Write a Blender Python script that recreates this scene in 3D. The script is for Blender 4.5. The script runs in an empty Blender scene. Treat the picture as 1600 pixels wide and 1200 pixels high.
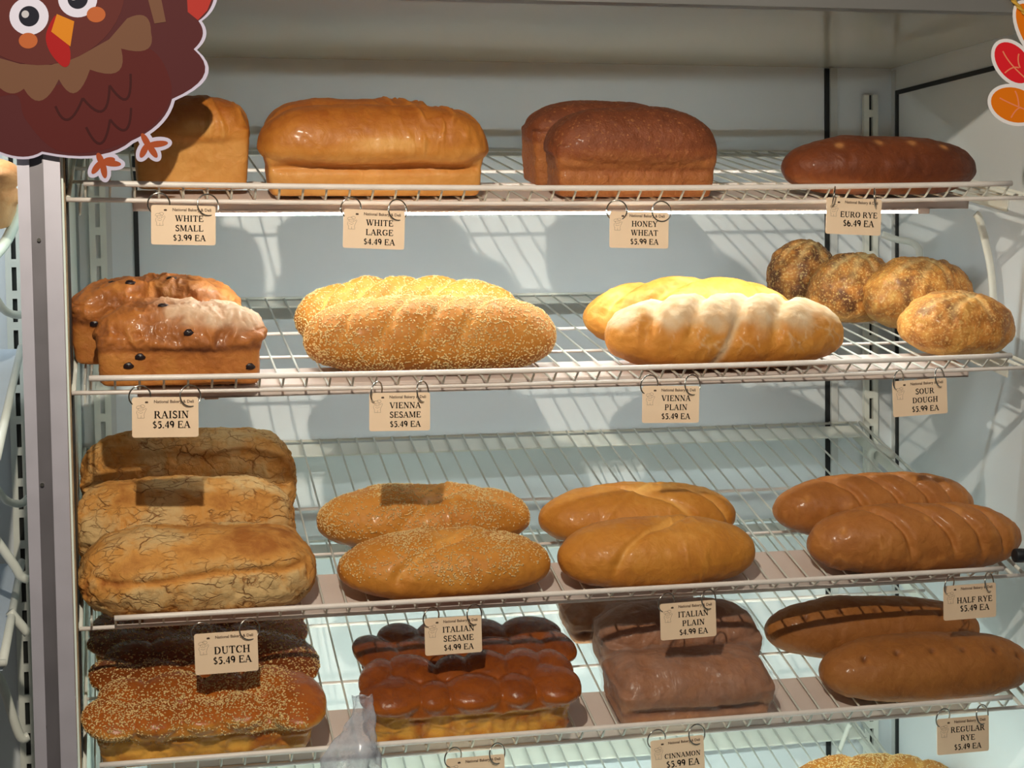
import bpy, math, random
import numpy as np
from mathutils import Vector, Matrix

random.seed(4)
sc = bpy.context.scene
COL = sc.collection
PI = math.pi

# ------------------------------------------------------------------ camera, world, lights, exposure
CAM = np.array([.0331, -2.0624, 1.4929])
YAW, PITCH, ROLL, FPX = .2279, -.0588, -.0134, 2651.0
_fx = np.array([math.sin(YAW), math.cos(YAW), 0]); _rt = np.array([math.cos(YAW), -math.sin(YAW), 0]); _up = np.array([0, 0, 1.])
FW = math.cos(PITCH)*_fx + math.sin(PITCH)*_up
U2 = -math.sin(PITCH)*_fx + math.cos(PITCH)*_up
RX = math.cos(ROLL)*_rt + math.sin(ROLL)*U2
UY = -math.sin(ROLL)*_rt + math.cos(ROLL)*U2
cam = bpy.data.cameras.new('camera'); co = bpy.data.objects.new('camera', cam); COL.objects.link(co)
m = Matrix(((RX[0], UY[0], -FW[0], CAM[0]), (RX[1], UY[1], -FW[1], CAM[1]), (RX[2], UY[2], -FW[2], CAM[2]), (0, 0, 0, 1)))
co.matrix_world = m
cam.sensor_width = 36; cam.lens = 36*FPX/1600; cam.clip_start = .05
sc.camera = co

sc.view_settings.view_transform = 'Standard'; sc.view_settings.look = 'None'
sc.view_settings.exposure = 0.08; sc.view_settings.gamma = 1; sc.view_settings.use_curve_mapping = False
sc.cycles.max_bounces = 8; sc.cycles.transparent_max_bounces = 16

w = bpy.data.worlds.new('store'); sc.world = w; w.use_nodes = True
w.node_tree.nodes['Background'].inputs[0].default_value = (.68, .59, .52, 1)
w.node_tree.nodes['Background'].inputs[1].default_value = .085

def light(name, kind, loc, target, power, color, **kw):
    l = bpy.data.lights.new(name, kind); l.energy = power; l.color = color
    for k, v in kw.items(): setattr(l, k, v)
    o = bpy.data.objects.new(name, l); COL.objects.link(o); o.location = loc
    o.rotation_euler = (Vector(target)-Vector(loc)).to_track_quat('-Z', 'Y').to_euler()
    return o
KEY = (.02, -1.46, 2.235)
light('ceiling_spot_lamp', 'SPOT', KEY, (.66, .1, 1.3), 86, (1, .87, .72), shadow_soft_size=.017, spot_size=1.5, spot_blend=.3)
light('overhead_fill_light', 'AREA', (.9, -2.6, 3.0), (.7, .2, 1.2), 4, (.95, .95, 1), shape='RECTANGLE', size=1.6, size_y=.5)  # soft overhead fill, added to lift the shaded fronts
light('left_case_fill', 'AREA', (-.30, .12, 1.80), (-.22, .40, 1.2), 2.0, (.86, .95, 1), shape='RECTANGLE', size=.4, size_y=.03)  # unseen fill light added to brighten the left case
TUBE = {1: 1, 2: 0, 3: 0, 4: 1}       # which tubes are lit

# ------------------------------------------------------------------ small geometry helpers
def ray(u, v):                     # direction through a point of the photograph
    return FW + RX*((u-800)/FPX) - UY*((v-600)/FPX)
def at(u, v, Y):
    d = ray(u, v); t = (Y-CAM[1])/d[1]; return CAM+t*d

def tag(o, label=None, cat=None, group=None, kind=None):
    if label: o['label'] = label
    if cat: o['category'] = cat
    if group: o['group'] = group
    if kind: o['kind'] = kind
    return o
def link(name, me, mat=None, parent=None):
    o = bpy.data.objects.new(name, me); COL.objects.link(o)
    if mat is not None:
        me.materials.clear(); me.materials.append(mat)
    if parent: o.parent = parent
    return o
def empty(name, loc=(0, 0, 0), rot=(0, 0, 0)):
    o = bpy.data.objects.new(name, None); COL.objects.link(o); o.location = loc; o.rotation_euler = rot
    o.empty_display_size = .02
    return o
def mesh_from(name, V, F, smooth=False):
    me = bpy.data.meshes.new(name); me.from_pydata([tuple(map(float, v)) for v in V], [], F)
    if smooth: me.shade_smooth()
    me.update(); return me

class MB:
    def __init__(s): s.V = []; s.F = []
    def add(s, V, F):
        n = len(s.V); s.V += [tuple(v) for v in V]; s.F += [tuple(i+n for i in f) for f in F]; return s
    def box(s, x0, x1, y0, y1, z0, z1):
        V = [(x0, y0, z0), (x1, y0, z0), (x1, y1, z0), (x0, y1, z0), (x0, y0, z1), (x1, y0, z1), (x1, y1, z1), (x0, y1, z1)]
        return s.add(V, [(0, 3, 2, 1), (4, 5, 6, 7), (0, 1, 5, 4), (1, 2, 6, 5), (2, 3, 7, 6), (3, 0, 4, 7)])
    def tube(s, pts, r, n=8):
        pts = [Vector(p) for p in pts]; V = []; F = []
        a = None
        for i, p in enumerate(pts):
            t = (pts[min(i+1, len(pts)-1)]-pts[max(i-1, 0)]).normalized()
            if a is None:
                a = t.orthogonal().normalized()
            a = (a-t*a.dot(t)).normalized(); b = t.cross(a)
            for k in range(n):
                c = 2*PI*k/n; V.append(p+a*(r*math.cos(c))+b*(r*math.sin(c)))
        for i in range(len(pts)-1):
            for k in range(n):
                F.append((i*n+k, i*n+(k+1) % n, (i+1)*n+(k+1) % n, (i+1)*n+k))
        F.append(tuple(range(n))[::-1]); F.append(tuple((len(pts)-1)*n+k for k in range(n)))
        return s.add(V, F)
    def torus(s, R, r, n=28, k=8, arc=2*PI):
        V = []; F = []
        for i in range(n):
            a = arc*i/n
            for j in range(k):
                b = 2*PI*j/k; V.append(((R+r*math.cos(b))*math.cos(a), r*math.sin(b), (R+r*math.cos(b))*math.sin(a)))
        for i in range(n):
            for j in range(k):
                F.append((i*k+j, ((i+1) % n)*k+j, ((i+1) % n)*k+(j+1) % k, i*k+(j+1) % k))
        return s.add(V, F)
    def me(s, name, smooth=False): return mesh_from(name, s.V, s.F, smooth)
    def build(s, name, mat, parent=None, smooth=False, bevel=0):
        o = link(name, s.me(name, smooth), mat, parent)
        if bevel:
            b = o.modifiers.new('b', 'BEVEL'); b.width = bevel; b.segments = 2
        return o

# ------------------------------------------------------------------ materials
def lin(c):
    return tuple(((x/255)/12.92 if x/255 <= .04045 else ((x/255+.055)/1.055)**2.4) for x in c)+(1,)
def new_mat(name):
    m = bpy.data.materials.new(name); m.use_nodes = True
    nt = m.node_tree; return m, nt, nt.nodes, nt.links, nt.nodes['Principled BSDF']
def plain(name, c, rough=.5, metal=0, var=.06, vscale=12, bump=0, spec=.5, stain=None, trans=0, stain_scale=6):
    m, nt, N, L, B = new_mat(name)
    B.inputs['Roughness'].default_value = rough; B.inputs['Metallic'].default_value = metal
    B.inputs['Specular IOR Level'].default_value = spec
    tc = N.new('ShaderNodeTexCoord'); no = N.new('ShaderNodeTexNoise'); no.inputs['Scale'].default_value = vscale; no.inputs['Detail'].default_value = 5
    L.new(tc.outputs['Object'], no.inputs['Vector'])
    r = N.new('ShaderNodeValToRGB'); c = lin(c)
    r.color_ramp.elements[0].position = .3; r.color_ramp.elements[1].position = .7
    r.color_ramp.elements[0].color = tuple(x*(1-var) for x in c[:3])+(1,); r.color_ramp.elements[1].color = tuple(min(1, x*(1+var)) for x in c[:3])+(1,)
    L.new(no.outputs['Fac'], r.inputs[0])
    out = r.outputs[0]
    if stain:
        n2 = N.new('ShaderNodeTexNoise'); n2.inputs['Scale'].default_value = stain_scale; n2.inputs['Detail'].default_value = 8; n2.inputs['Roughness'].default_value = .7
        L.new(tc.outputs['Object'], n2.inputs['Vector'])
        r2 = N.new('ShaderNodeValToRGB'); r2.color_ramp.elements[0].position = stain[1]; r2.color_ramp.elements[1].position = stain[1]+.06
        L.new(n2.outputs['Fac'], r2.inputs[0])
        mx = N.new('ShaderNodeMix'); mx.data_type = 'RGBA'; L.new(r2.outputs[0], mx.inputs['Factor']); L.new(out, mx.inputs['A']); mx.inputs['B'].default_value = lin(stain[0])
        out = mx.outputs['Result']
    L.new(out, B.inputs['Base Color'])
    if bump:
        b = N.new('ShaderNodeBump'); b.inputs['Strength'].default_value = bump; b.inputs['Distance'].default_value = .002
        n3 = N.new('ShaderNodeTexNoise'); n3.inputs['Scale'].default_value = 220; L.new(tc.outputs['Object'], n3.inputs['Vector'])
        L.new(n3.outputs['Fac'], b.inputs['Height']); L.new(b.outputs[0], B.inputs['Normal'])
    return m

M = {}
M['wall'] = plain('white_panel', (226, 231, 235), .35, var=.03, vscale=5, spec=.35, stain=((170, 168, 160), .74), stain_scale=14)
M['trim'] = plain('light_trim', (205, 207, 206), .4, var=.05, vscale=9)
M['mint'] = plain('left_panel', (232, 244, 236), .3, var=.04, vscale=6)
M['black'] = plain('black_gasket', (18, 20, 22), .6)
M['slot'] = plain('slot_shadow', (40, 42, 40), .8)
M['ceil'] = plain('glossy_ceiling', (200, 196, 184), .12, var=.03, vscale=4, spec=.6)
M['header'] = plain('grey_header', (128, 126, 124), .45, var=.05, metal=.2)
M['alu'] = plain('brushed_aluminium', (190, 186, 198), .45, metal=.35, var=.06, vscale=25)
M['alu_dark'] = plain('grey_channel', (124, 120, 126), .4, metal=.5, var=.12, vscale=18)
M['enamel'] = plain('white_coated_wire', (240, 231, 225), .35, var=.07, vscale=30, stain=((95, 75, 55), .73), stain_scale=60)
M['enamel_c'] = plain('white_coated_wire_clean', (228, 229, 220), .35, var=.05, vscale=30)
M['house'] = plain('cream_housing', (226, 210, 202), .5, var=.05, vscale=14, stain=((120, 105, 90), .77), stain_scale=70)
M['chrome'] = plain('chrome_ring', (190, 188, 182), .2, metal=1)
M['ink'] = plain('black_ink', (22, 14, 12), .8, spec=.1)
M['ink2'] = plain('faded_ink', (96, 70, 52), .7)
M['card'] = plain('tan_card', (250, 220, 188), .42, var=.035, vscale=30)
M['rubber'] = plain('black_rubber', (22, 24, 30), .5)
M['raisin'] = plain('raisin_skin', (38, 24, 26), .35, var=.3, vscale=300)
M['seed'] = plain('sesame_seed', (236, 202, 140), .45, var=.12, vscale=80)
M['case_blue'] = plain('neighbour_panel', (196, 208, 224), .4, var=.04)
M['wood'] = plain('worn_strip', (150, 128, 100), .6, var=.3, vscale=40)

def emit(name, c, s):
    m, nt, N, L, B = new_mat(name)
    B.inputs['Base Color'].default_value = c; B.inputs['Emission Color'].default_value = c; B.inputs['Emission Strength'].default_value = s
    return m
M['tube'] = emit('lit_tube', (.86, .99, 1, 1), 84); M['tube4'] = emit('lit_tube_lower', (.84, 1, .91, 1), 150)
M['tube_off'] = plain('unlit_tube', (225, 228, 225), .3)

def crust(name, pale, mid, dark, rough=.42, coat=0., bump=.25, bscale=260, dust=(226, 206, 176), var=.28, speck=None, vscale=22, darkedge=None, stretch=1.0, crack=None):
    m, nt, N, L, B = new_mat(name)
    tc = N.new('ShaderNodeTexCoord')
    mp = N.new('ShaderNodeMapping'); mp.inputs['Scale'].default_value = (1, stretch, stretch); L.new(tc.outputs['Object'], mp.inputs[0])
    a = N.new('ShaderNodeAttribute'); a.attribute_name = 'crust'
    n1 = N.new('ShaderNodeTexNoise'); n1.inputs['Scale'].default_value = vscale; n1.inputs['Detail'].default_value = 7; n1.inputs['Roughness'].default_value = .62
    L.new(mp.outputs[0], n1.inputs['Vector'])
    s1 = N.new('ShaderNodeMath'); s1.operation = 'MULTIPLY_ADD'; L.new(n1.outputs['Fac'], s1.inputs[0]); s1.inputs[1].default_value = var*2; L.new(a.outputs['Fac'], s1.inputs[2])
    s2 = N.new('ShaderNodeMath'); s2.operation = 'SUBTRACT'; L.new(s1.outputs[0], s2.inputs[0]); s2.inputs[1].default_value = var
    r = N.new('ShaderNodeValToRGB'); e = r.color_ramp.elements
    e[0].position = 0; e[0].color = lin(pale); e[1].position = 1; e[1].color = lin(dark)
    k = e.new(.5); k.color = lin(mid)
    L.new(s2.outputs[0], r.inputs[0]); out = r.outputs[0]
    nf = N.new('ShaderNodeTexNoise'); nf.inputs['Scale'].default_value = bscale; nf.inputs['Detail'].default_value = 4; L.new(tc.outputs['Object'], nf.inputs['Vector'])
    if speck:
        v = N.new('ShaderNodeTexNoise'); v.inputs['Scale'].default_value = speck[1]; v.inputs['Detail'].default_value = 3; L.new(tc.outputs['Object'], v.inputs['Vector'])
        rs = N.new('ShaderNodeValToRGB'); rs.color_ramp.elements[0].position = speck[2]; rs.color_ramp.elements[1].position = speck[2]+.08
        L.new(v.outputs['Fac'], rs.inputs[0])
        mx = N.new('ShaderNodeMix'); mx.data_type = 'RGBA'; mm = N.new('ShaderNodeMath'); mm.operation = 'MULTIPLY'; mm.inputs[1].default_value = speck[3]
        L.new(rs.outputs[0], mm.inputs[0]); L.new(mm.outputs[0], mx.inputs['Factor']); L.new(out, mx.inputs['A']); mx.inputs['B'].default_value = lin(speck[0]); out = mx.outputs['Result']
    ck = None
    if crack:      # the split rice-paste crust: plates parted by brown cracks of two sizes
        nz = N.new('ShaderNodeTexNoise'); nz.inputs['Scale'].default_value = 32; nz.inputs['Detail'].default_value = 4; L.new(tc.outputs['Object'], nz.inputs['Vector'])
        va = N.new('ShaderNodeVectorMath'); va.operation = 'MULTIPLY_ADD'; L.new(nz.outputs['Color'], va.inputs[0]); va.inputs[1].default_value = (.030, .022, .022); L.new(tc.outputs['Object'], va.inputs[2])
        mq = N.new('ShaderNodeMapping'); mq.inputs['Scale'].default_value = (.6, 1.3, 1.3); L.new(va.outputs[0], mq.inputs[0])
        for sc__, wd__, am in ((28, .032, .9), (80, .06, .5)):
            vo = N.new('ShaderNodeTexVoronoi'); vo.feature = 'DISTANCE_TO_EDGE'; vo.inputs['Scale'].default_value = sc__; L.new(mq.outputs[0], vo.inputs['Vector'])
            mr = N.new('ShaderNodeMapRange'); mr.inputs['From Max'].default_value = wd__; mr.inputs['To Min'].default_value = am; mr.inputs['To Max'].default_value = 0; L.new(vo.outputs['Distance'], mr.inputs['Value'])
            nk = N.new('ShaderNodeTexNoise'); nk.inputs['Scale'].default_value = 26+sc__*.2; nk.inputs['Detail'].default_value = 2; L.new(tc.outputs['Object'], nk.inputs['Vector'])
            mk = N.new('ShaderNodeMapRange'); mk.inputs['From Min'].default_value = .42; mk.inputs['From Max'].default_value = .56; L.new(nk.outputs['Fac'], mk.inputs['Value'])
            mu = N.new('ShaderNodeMath'); mu.operation = 'MULTIPLY'; L.new(mr.outputs[0], mu.inputs[0]); L.new(mk.outputs[0], mu.inputs[1])
            if ck is None: ck = mu.outputs[0]
            else:
                mxx = N.new('ShaderNodeMath'); mxx.operation = 'MAXIMUM'; L.new(ck, mxx.inputs[0]); L.new(mu.outputs[0], mxx.inputs[1]); ck = mxx.outputs[0]
        ak = N.new('ShaderNodeMapRange'); ak.inputs['From Min'].default_value = .30; ak.inputs['From Max'].default_value = .55; L.new(a.outputs['Fac'], ak.inputs['Value'])
        mu = N.new('ShaderNodeMath'); mu.operation = 'MULTIPLY'; L.new(ck, mu.inputs[0]); L.new(ak.outputs[0], mu.inputs[1]); ck = mu.outputs[0]
        mx = N.new('ShaderNodeMix'); mx.data_type = 'RGBA'; L.new(ck, mx.inputs['Factor']); L.new(out, mx.inputs['A']); mx.inputs['B'].default_value = lin(crack); out = mx.outputs['Result']
    d = N.new('ShaderNodeAttribute'); d.attribute_name = 'dust'
    nd = N.new('ShaderNodeTexNoise'); nd.inputs['Scale'].default_value = 60; nd.inputs['Detail'].default_value = 6; L.new(tc.outputs['Object'], nd.inputs['Vector'])
    q = N.new('ShaderNodeMath'); q.operation = 'MULTIPLY_ADD'; L.new(nd.outputs['Fac'], q.inputs[0]); q.inputs[1].default_value = .7; q.inputs[2].default_value = .15
    q2 = N.new('ShaderNodeMath'); q2.operation = 'ADD'; q2.inputs[1].default_value = -.0; L.new(q.outputs[0], q2.inputs[0])
    q3 = N.new('ShaderNodeMath'); q3.operation = 'MULTIPLY'; q3.use_clamp = True; L.new(q2.outputs[0], q3.inputs[0]); L.new(d.outputs['Fac'], q3.inputs[1])
    mx = N.new('ShaderNodeMix'); mx.data_type = 'RGBA'; L.new(q3.outputs[0], mx.inputs['Factor']); L.new(out, mx.inputs['A']); mx.inputs['B'].default_value = lin(dust)
    L.new(mx.outputs['Result'], B.inputs['Base Color'])
    rr = N.new('ShaderNodeMath'); rr.operation = 'MULTIPLY_ADD'; L.new(d.outputs['Fac'], rr.inputs[0]); rr.inputs[1].default_value = .35; rr.inputs[2].default_value = rough; rr.use_clamp = True
    L.new(rr.outputs[0], B.inputs['Roughness'])
    B.inputs['Coat Weight'].default_value = coat; B.inputs['Coat Roughness'].default_value = .16
    B.inputs['Specular IOR Level'].default_value = .4
    b = N.new('ShaderNodeBump'); b.inputs['Strength'].default_value = bump; b.inputs['Distance'].default_value = .0016
    nm_ = N.new('ShaderNodeTexNoise'); nm_.inputs['Scale'].default_value = 75; nm_.inputs['Detail'].default_value = 5; nm_.inputs['Roughness'].default_value = .6; nm_.inputs['Distortion'].default_value = .8
    L.new(mp.outputs[0], nm_.inputs['Vector'])
    b2 = N.new('ShaderNodeBump'); b2.inputs['Strength'].default_value = min(1, .25+bump*.6); b2.inputs['Distance'].default_value = .0035
    L.new(nm_.outputs['Fac'], b2.inputs['Height']); L.new(b2.outputs[0], b.inputs['Normal'])
    if ck is not None:
        b3 = N.new('ShaderNodeBump'); b3.inputs['Strength'].default_value = 1; b3.inputs['Distance'].default_value = .0016; b3.invert = True
        L.new(ck, b3.inputs['Height']); L.new(b3.outputs[0], b2.inputs['Normal'])
    L.new(nf.outputs['Fac'], b.inputs['Height']); L.new(b.outputs[0], B.inputs['Normal'])
    rv = N.new('ShaderNodeMath'); rv.operation = 'MULTIPLY_ADD'; L.new(nm_.outputs['Fac'], rv.inputs[0]); rv.inputs[1].default_value = .35; L.new(rr.outputs[0], rv.inputs[2]); L.new(rv.outputs[0], B.inputs['Roughness'])
    sm_ = N.new('ShaderNodeMath'); sm_.operation = 'MULTIPLY_ADD'; L.new(nm_.outputs['Fac'], sm_.inputs[0]); sm_.inputs[1].default_value = .5; sm_.inputs[2].default_value = -.25
    s3 = N.new('ShaderNodeMath'); s3.operation = 'ADD'; L.new(s2.outputs[0], s3.inputs[0]); L.new(sm_.outputs[0], s3.inputs[1]); L.new(s3.outputs[0], r.inputs[0])
    return m
M['white'] = crust('white_bread_crust', (226, 164, 88), (204, 130, 50), (164, 88, 26), .36, .15, .2)
M['wheat'] = crust('honey_wheat_crust', (186, 116, 60), (146, 78, 42), (108, 54, 30), .42, .08, .6, 420, speck=((200, 134, 78), 240, .6, .45))
M['eurorye'] = crust('euro_rye_crust', (170, 98, 38), (130, 64, 26), (92, 42, 20), .38, .15, .3, 300, speck=((190, 118, 64), 200, .68, .4), dust=(206, 140, 80))
M['raisinb'] = crust('raisin_bread_crust', (216, 150, 72), (186, 112, 50), (112, 60, 30), .38, .2, .4, dust=(240, 214, 186), var=.35)
M['vienna'] = crust('vienna_crust', (232, 176, 90), (206, 134, 48), (178, 102, 32), .45, .05, .3, dust=(222, 202, 170))
M['vseed'] = crust('seeded_crust', (228, 168, 82), (196, 124, 42), (162, 92, 28), .45, .05, .3)
M['sour'] = crust('sourdough_crust', (232, 174, 88), (200, 128, 52), (104, 60, 26), .42, .15, .8, 240, speck=((240, 200, 124), 300, .54, .5), dust=(236, 202, 140), vscale=34)
M['dutch'] = crust('dutch_crust', (170, 104, 42), (214, 152, 76), (218, 182, 126), .65, 0, .6, 150, dust=(224, 190, 138), var=.30, vscale=30, crack=(146, 88, 38))
M['ital'] = crust('italian_crust', (232, 170, 84), (208, 136, 48), (176, 102, 32), .38, .15, .25)
M['half'] = crust('half_rye_crust', (204, 136, 66), (176, 108, 46), (138, 78, 30), .4, .15, .25, dust=(214, 150, 96))
M['egg'] = crust('egg_bread_crust', (228, 168, 74), (176, 94, 32), (118, 56, 20), .08, 0, .10, dust=(200, 130, 60), var=.22)
M['cinn'] = crust('cinnamon_bread_crust', (204, 136, 92), (172, 114, 74), (130, 80, 54), .45, .05, .5, 200, dust=(214, 172, 146))
M['rye'] = crust('regular_rye_crust', (186, 122, 56), (162, 100, 42), (118, 68, 28), .45, .1, .3, dust=(196, 126, 64))
M['braid_side'] = crust('side_bread', (236, 190, 140), (222, 160, 104), (190, 120, 66), .5, 0, .3)

def film(name, op, c=(235, 225, 225)):
    m, nt, N, L, B = new_mat(name)
    out = N['Material Output']; t = N.new('ShaderNodeBsdfTransparent'); mx = N.new('ShaderNodeMixShader')
    B.inputs['Base Color'].default_value = lin(c); B.inputs['Roughness'].default_value = .25; B.inputs['Specular IOR Level'].default_value = 1
    no = N.new('ShaderNodeTexNoise'); no.inputs['Scale'].default_value = 38; no.inputs['Detail'].default_value = 6
    tc = N.new('ShaderNodeTexCoord'); L.new(tc.outputs['Object'], no.inputs['Vector'])
    r = N.new('ShaderNodeMapRange'); r.inputs['From Min'].default_value = .35; r.inputs['From Max'].default_value = .75; r.inputs['To Min'].default_value = op*.5; r.inputs['To Max'].default_value = op*1.8
    L.new(no.outputs['Fac'], r.inputs['Value'])
    L.new(r.outputs[0], mx.inputs[0]); L.new(t.outputs[0], mx.inputs[1]); L.new(B.outputs[0], mx.inputs[2]); L.new(mx.outputs[0], out.inputs[0])
    return m
M['film'] = film('bag_film', .11, (226, 206, 196))
M['bag'] = film('milky_plastic_bag', .42, (205, 214, 226))
def glass():
    m, nt, N, L, B = new_mat('clear_pane')
    out = N['Material Output']; t = N.new('ShaderNodeBsdfTransparent'); g = N.new('ShaderNodeBsdfGlossy'); g.inputs['Roughness'].default_value = .02
    fr = N.new('ShaderNodeFresnel'); fr.inputs['IOR'].default_value = 1.25
    mx = N.new('ShaderNodeMixShader'); L.new(fr.outputs[0], mx.inputs[0]); L.new(t.outputs[0], mx.inputs[1]); L.new(g.outputs[0], mx.inputs[2]); L.new(mx.outputs[0], out.inputs[0])
    t.inputs[0].default_value = (.985, .995, .99, 1)
    return m
M['glass'] = glass()

# ------------------------------------------------------------------ the case (setting)
YB, XR, XL, ZC = .589, 1.308, -.024, 1.845
ZF = .40
def struct(name, mb, mat, parent=None, **k):
    o = mb.build(name, mat, parent, **k)
    if parent is None: o['kind'] = 'structure'
    return o
bk = struct('wall_back', MB().box(-.6, XR+.03, YB, YB+.03, ZF, ZC+.12), M['wall'])
struct('gasket', MB().box(.061, .068, YB-.003, YB, ZF, ZC-.002), M['black'], bk)
struct('gasket', MB().box(1.1875, 1.1955, YB-.003, YB, ZF, ZC-.002), M['black'], bk)
struct('corner_trim', MB().box(1.1955, 1.2075, YB-.008, YB, ZF, ZC-.002), M['trim'], bk)
struct('corner_trim', MB().box(-.02, .028, YB-.006, YB, ZF, ZC-.002), M['trim'], bk)
def standard(name, xc, parent, z0, z1, y=YB-.004):
    s = MB()
    s.box(xc-.0125, xc-.0035, y-.008, y, z0, z1); s.box(xc+.0035, xc+.0125, y-.008, y, z0, z1)
    z = z0; P = .047
    while z < z1-.02:
        s.box(xc-.0035, xc+.0035, y-.008, y, z, z+.012); z += P
    o = struct(name, s, M['enamel_c'], parent)
    struct('slot_shade_strip', MB().box(xc-.0036, xc+.0036, y-.001, y+.003, z0, z1), M['slot'], o)  # dark strip coloured as the shade inside the slots
    return o
standard('shelf_standard', .008, bk, ZF, 1.80)
standard('shelf_standard', 1.266, bk, ZF, 1.80)
wr = struct('wall_right', MB().box(XR, XR+.03, -.03, YB, ZF, ZC+.12), M['wall'])
struct('gasket', MB().box(XR-.003, XR, .560, .568, ZF, 1.806), M['black'], wr)
struct('gasket', MB().box(XR-.003, XR, -.02, .560, 1.799, 1.806), M['black'], wr)
struct('corner_trim', MB().box(XR-.004, XR, .570, YB-.009, ZF, 1.84), M['trim'], wr)
wl = struct('wall_left', MB().box(XL-.012, XL, -.01, YB, ZF, ZC+.12), M['mint'])
struct('gasket', MB().box(XL, XL+.002, .055, .135, ZF, 1.83), M['black'], wl)
struct('worn_strip', MB().box(XL, XL+.0015, .0, .03, ZF, 1.83), M['wood'], wl)
cl = struct('ceiling', MB().box(-.6, XR, -.03, YB, ZC, ZC+.02), M['ceil'])
struct('floor', MB().box(-.6, XR+.03, -.02, YB, ZF-.02, ZF), M['wall'])
hd = struct('trim_1', MB().box(-.6, XR+.05, -.055, -.030, 1.834, 1.96), M['header'])
# left front post
lp = struct('trim_2', MB().box(-.0735, -.060, -.045, -.012, ZF, 1.96), M['alu'])
struct('post_face', MB().box(-.0455, -.0262, -.047, -.012, ZF, 1.96), M['alu'], lp)
struct('dark_channel', MB().box(-.060, -.0455, -.040, -.012, ZF, 1.96), M['alu_dark'], lp)
struct('post_seam', MB().box(-.0458, -.0445, -.0474, -.047, ZF, 1.96), M['alu_dark'], lp)
for (u, v) in ((61, 375), (66, 757), (70, 1135)):
    p = at(u, v, -.041)
    s = MB().tube([(p[0], -.0435, p[2]), (p[0], -.040, p[2])], .0022, 12)
    struct('rivet', s, M['chrome'], lp)
# glass pane in front of the shelves
gp = MB().box(-.5, 1.42, -.0586, -.0583, .42, 2.05).build('window_1', M['glass']); gp['kind'] = 'structure'

# ------------------------------------------------------------------ shelves
# rail z at front, y at front, rear height, sag, x of the first wire
SH = {1: (1.6180, 0., 1.7068, .006, 0.), 2: (1.3886, -.001, 1.4781, .004, 0.), 3: (1.0975, .0193, 1.2549, .0, -.0070), 4: (.9257, -.004, 1.097, .0, 0.), 5: (.579, -.002, .750, 0., 0.)}
YR = .577; FENCE = {1: (.019, .0185), 2: (.019, .0185), 3: (.019, .0185), 4: (.014, .023), 5: (.014, .023)}      # the front fence leans out over the price tags
def frame(k):
    zf, yf, zr, sag, x0 = SH[k]
    a = .17; FF, FN = FENCE[k]
    for _ in range(6):
        y0 = yf+FF*math.cos(a)+FN*math.sin(a); z0 = zf-(FN*math.cos(a)-FF*math.sin(a)); a = math.atan2(zr-z0, YR-y0)
    return y0, z0, a
def deckz(k, x, y):
    y0, z0, a = frame(k); t = min(1, max(0, x/1.2)); s = SH[k][3]
    return z0+(y-y0)*math.tan(a)-s*4*t*(1-t)*max(0, 1-(y-y0)/.5)+.0016
NAMES = {1: 'top', 2: 'second', 3: 'third', 4: 'fourth', 5: 'bottom'}
SLAB = {1: 'white wire shelf at the top, under the white and honey wheat loaves', 2: 'white wire shelf holding the raisin, vienna and sourdough loaves', 3: 'sloping white wire shelf holding the dutch, italian and half rye loaves',
        4: 'sloping white wire shelf holding the braided egg, bagged cinnamon and regular rye loaves', 5: 'lowest white wire shelf, mostly cut off by the bottom edge'}
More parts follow.
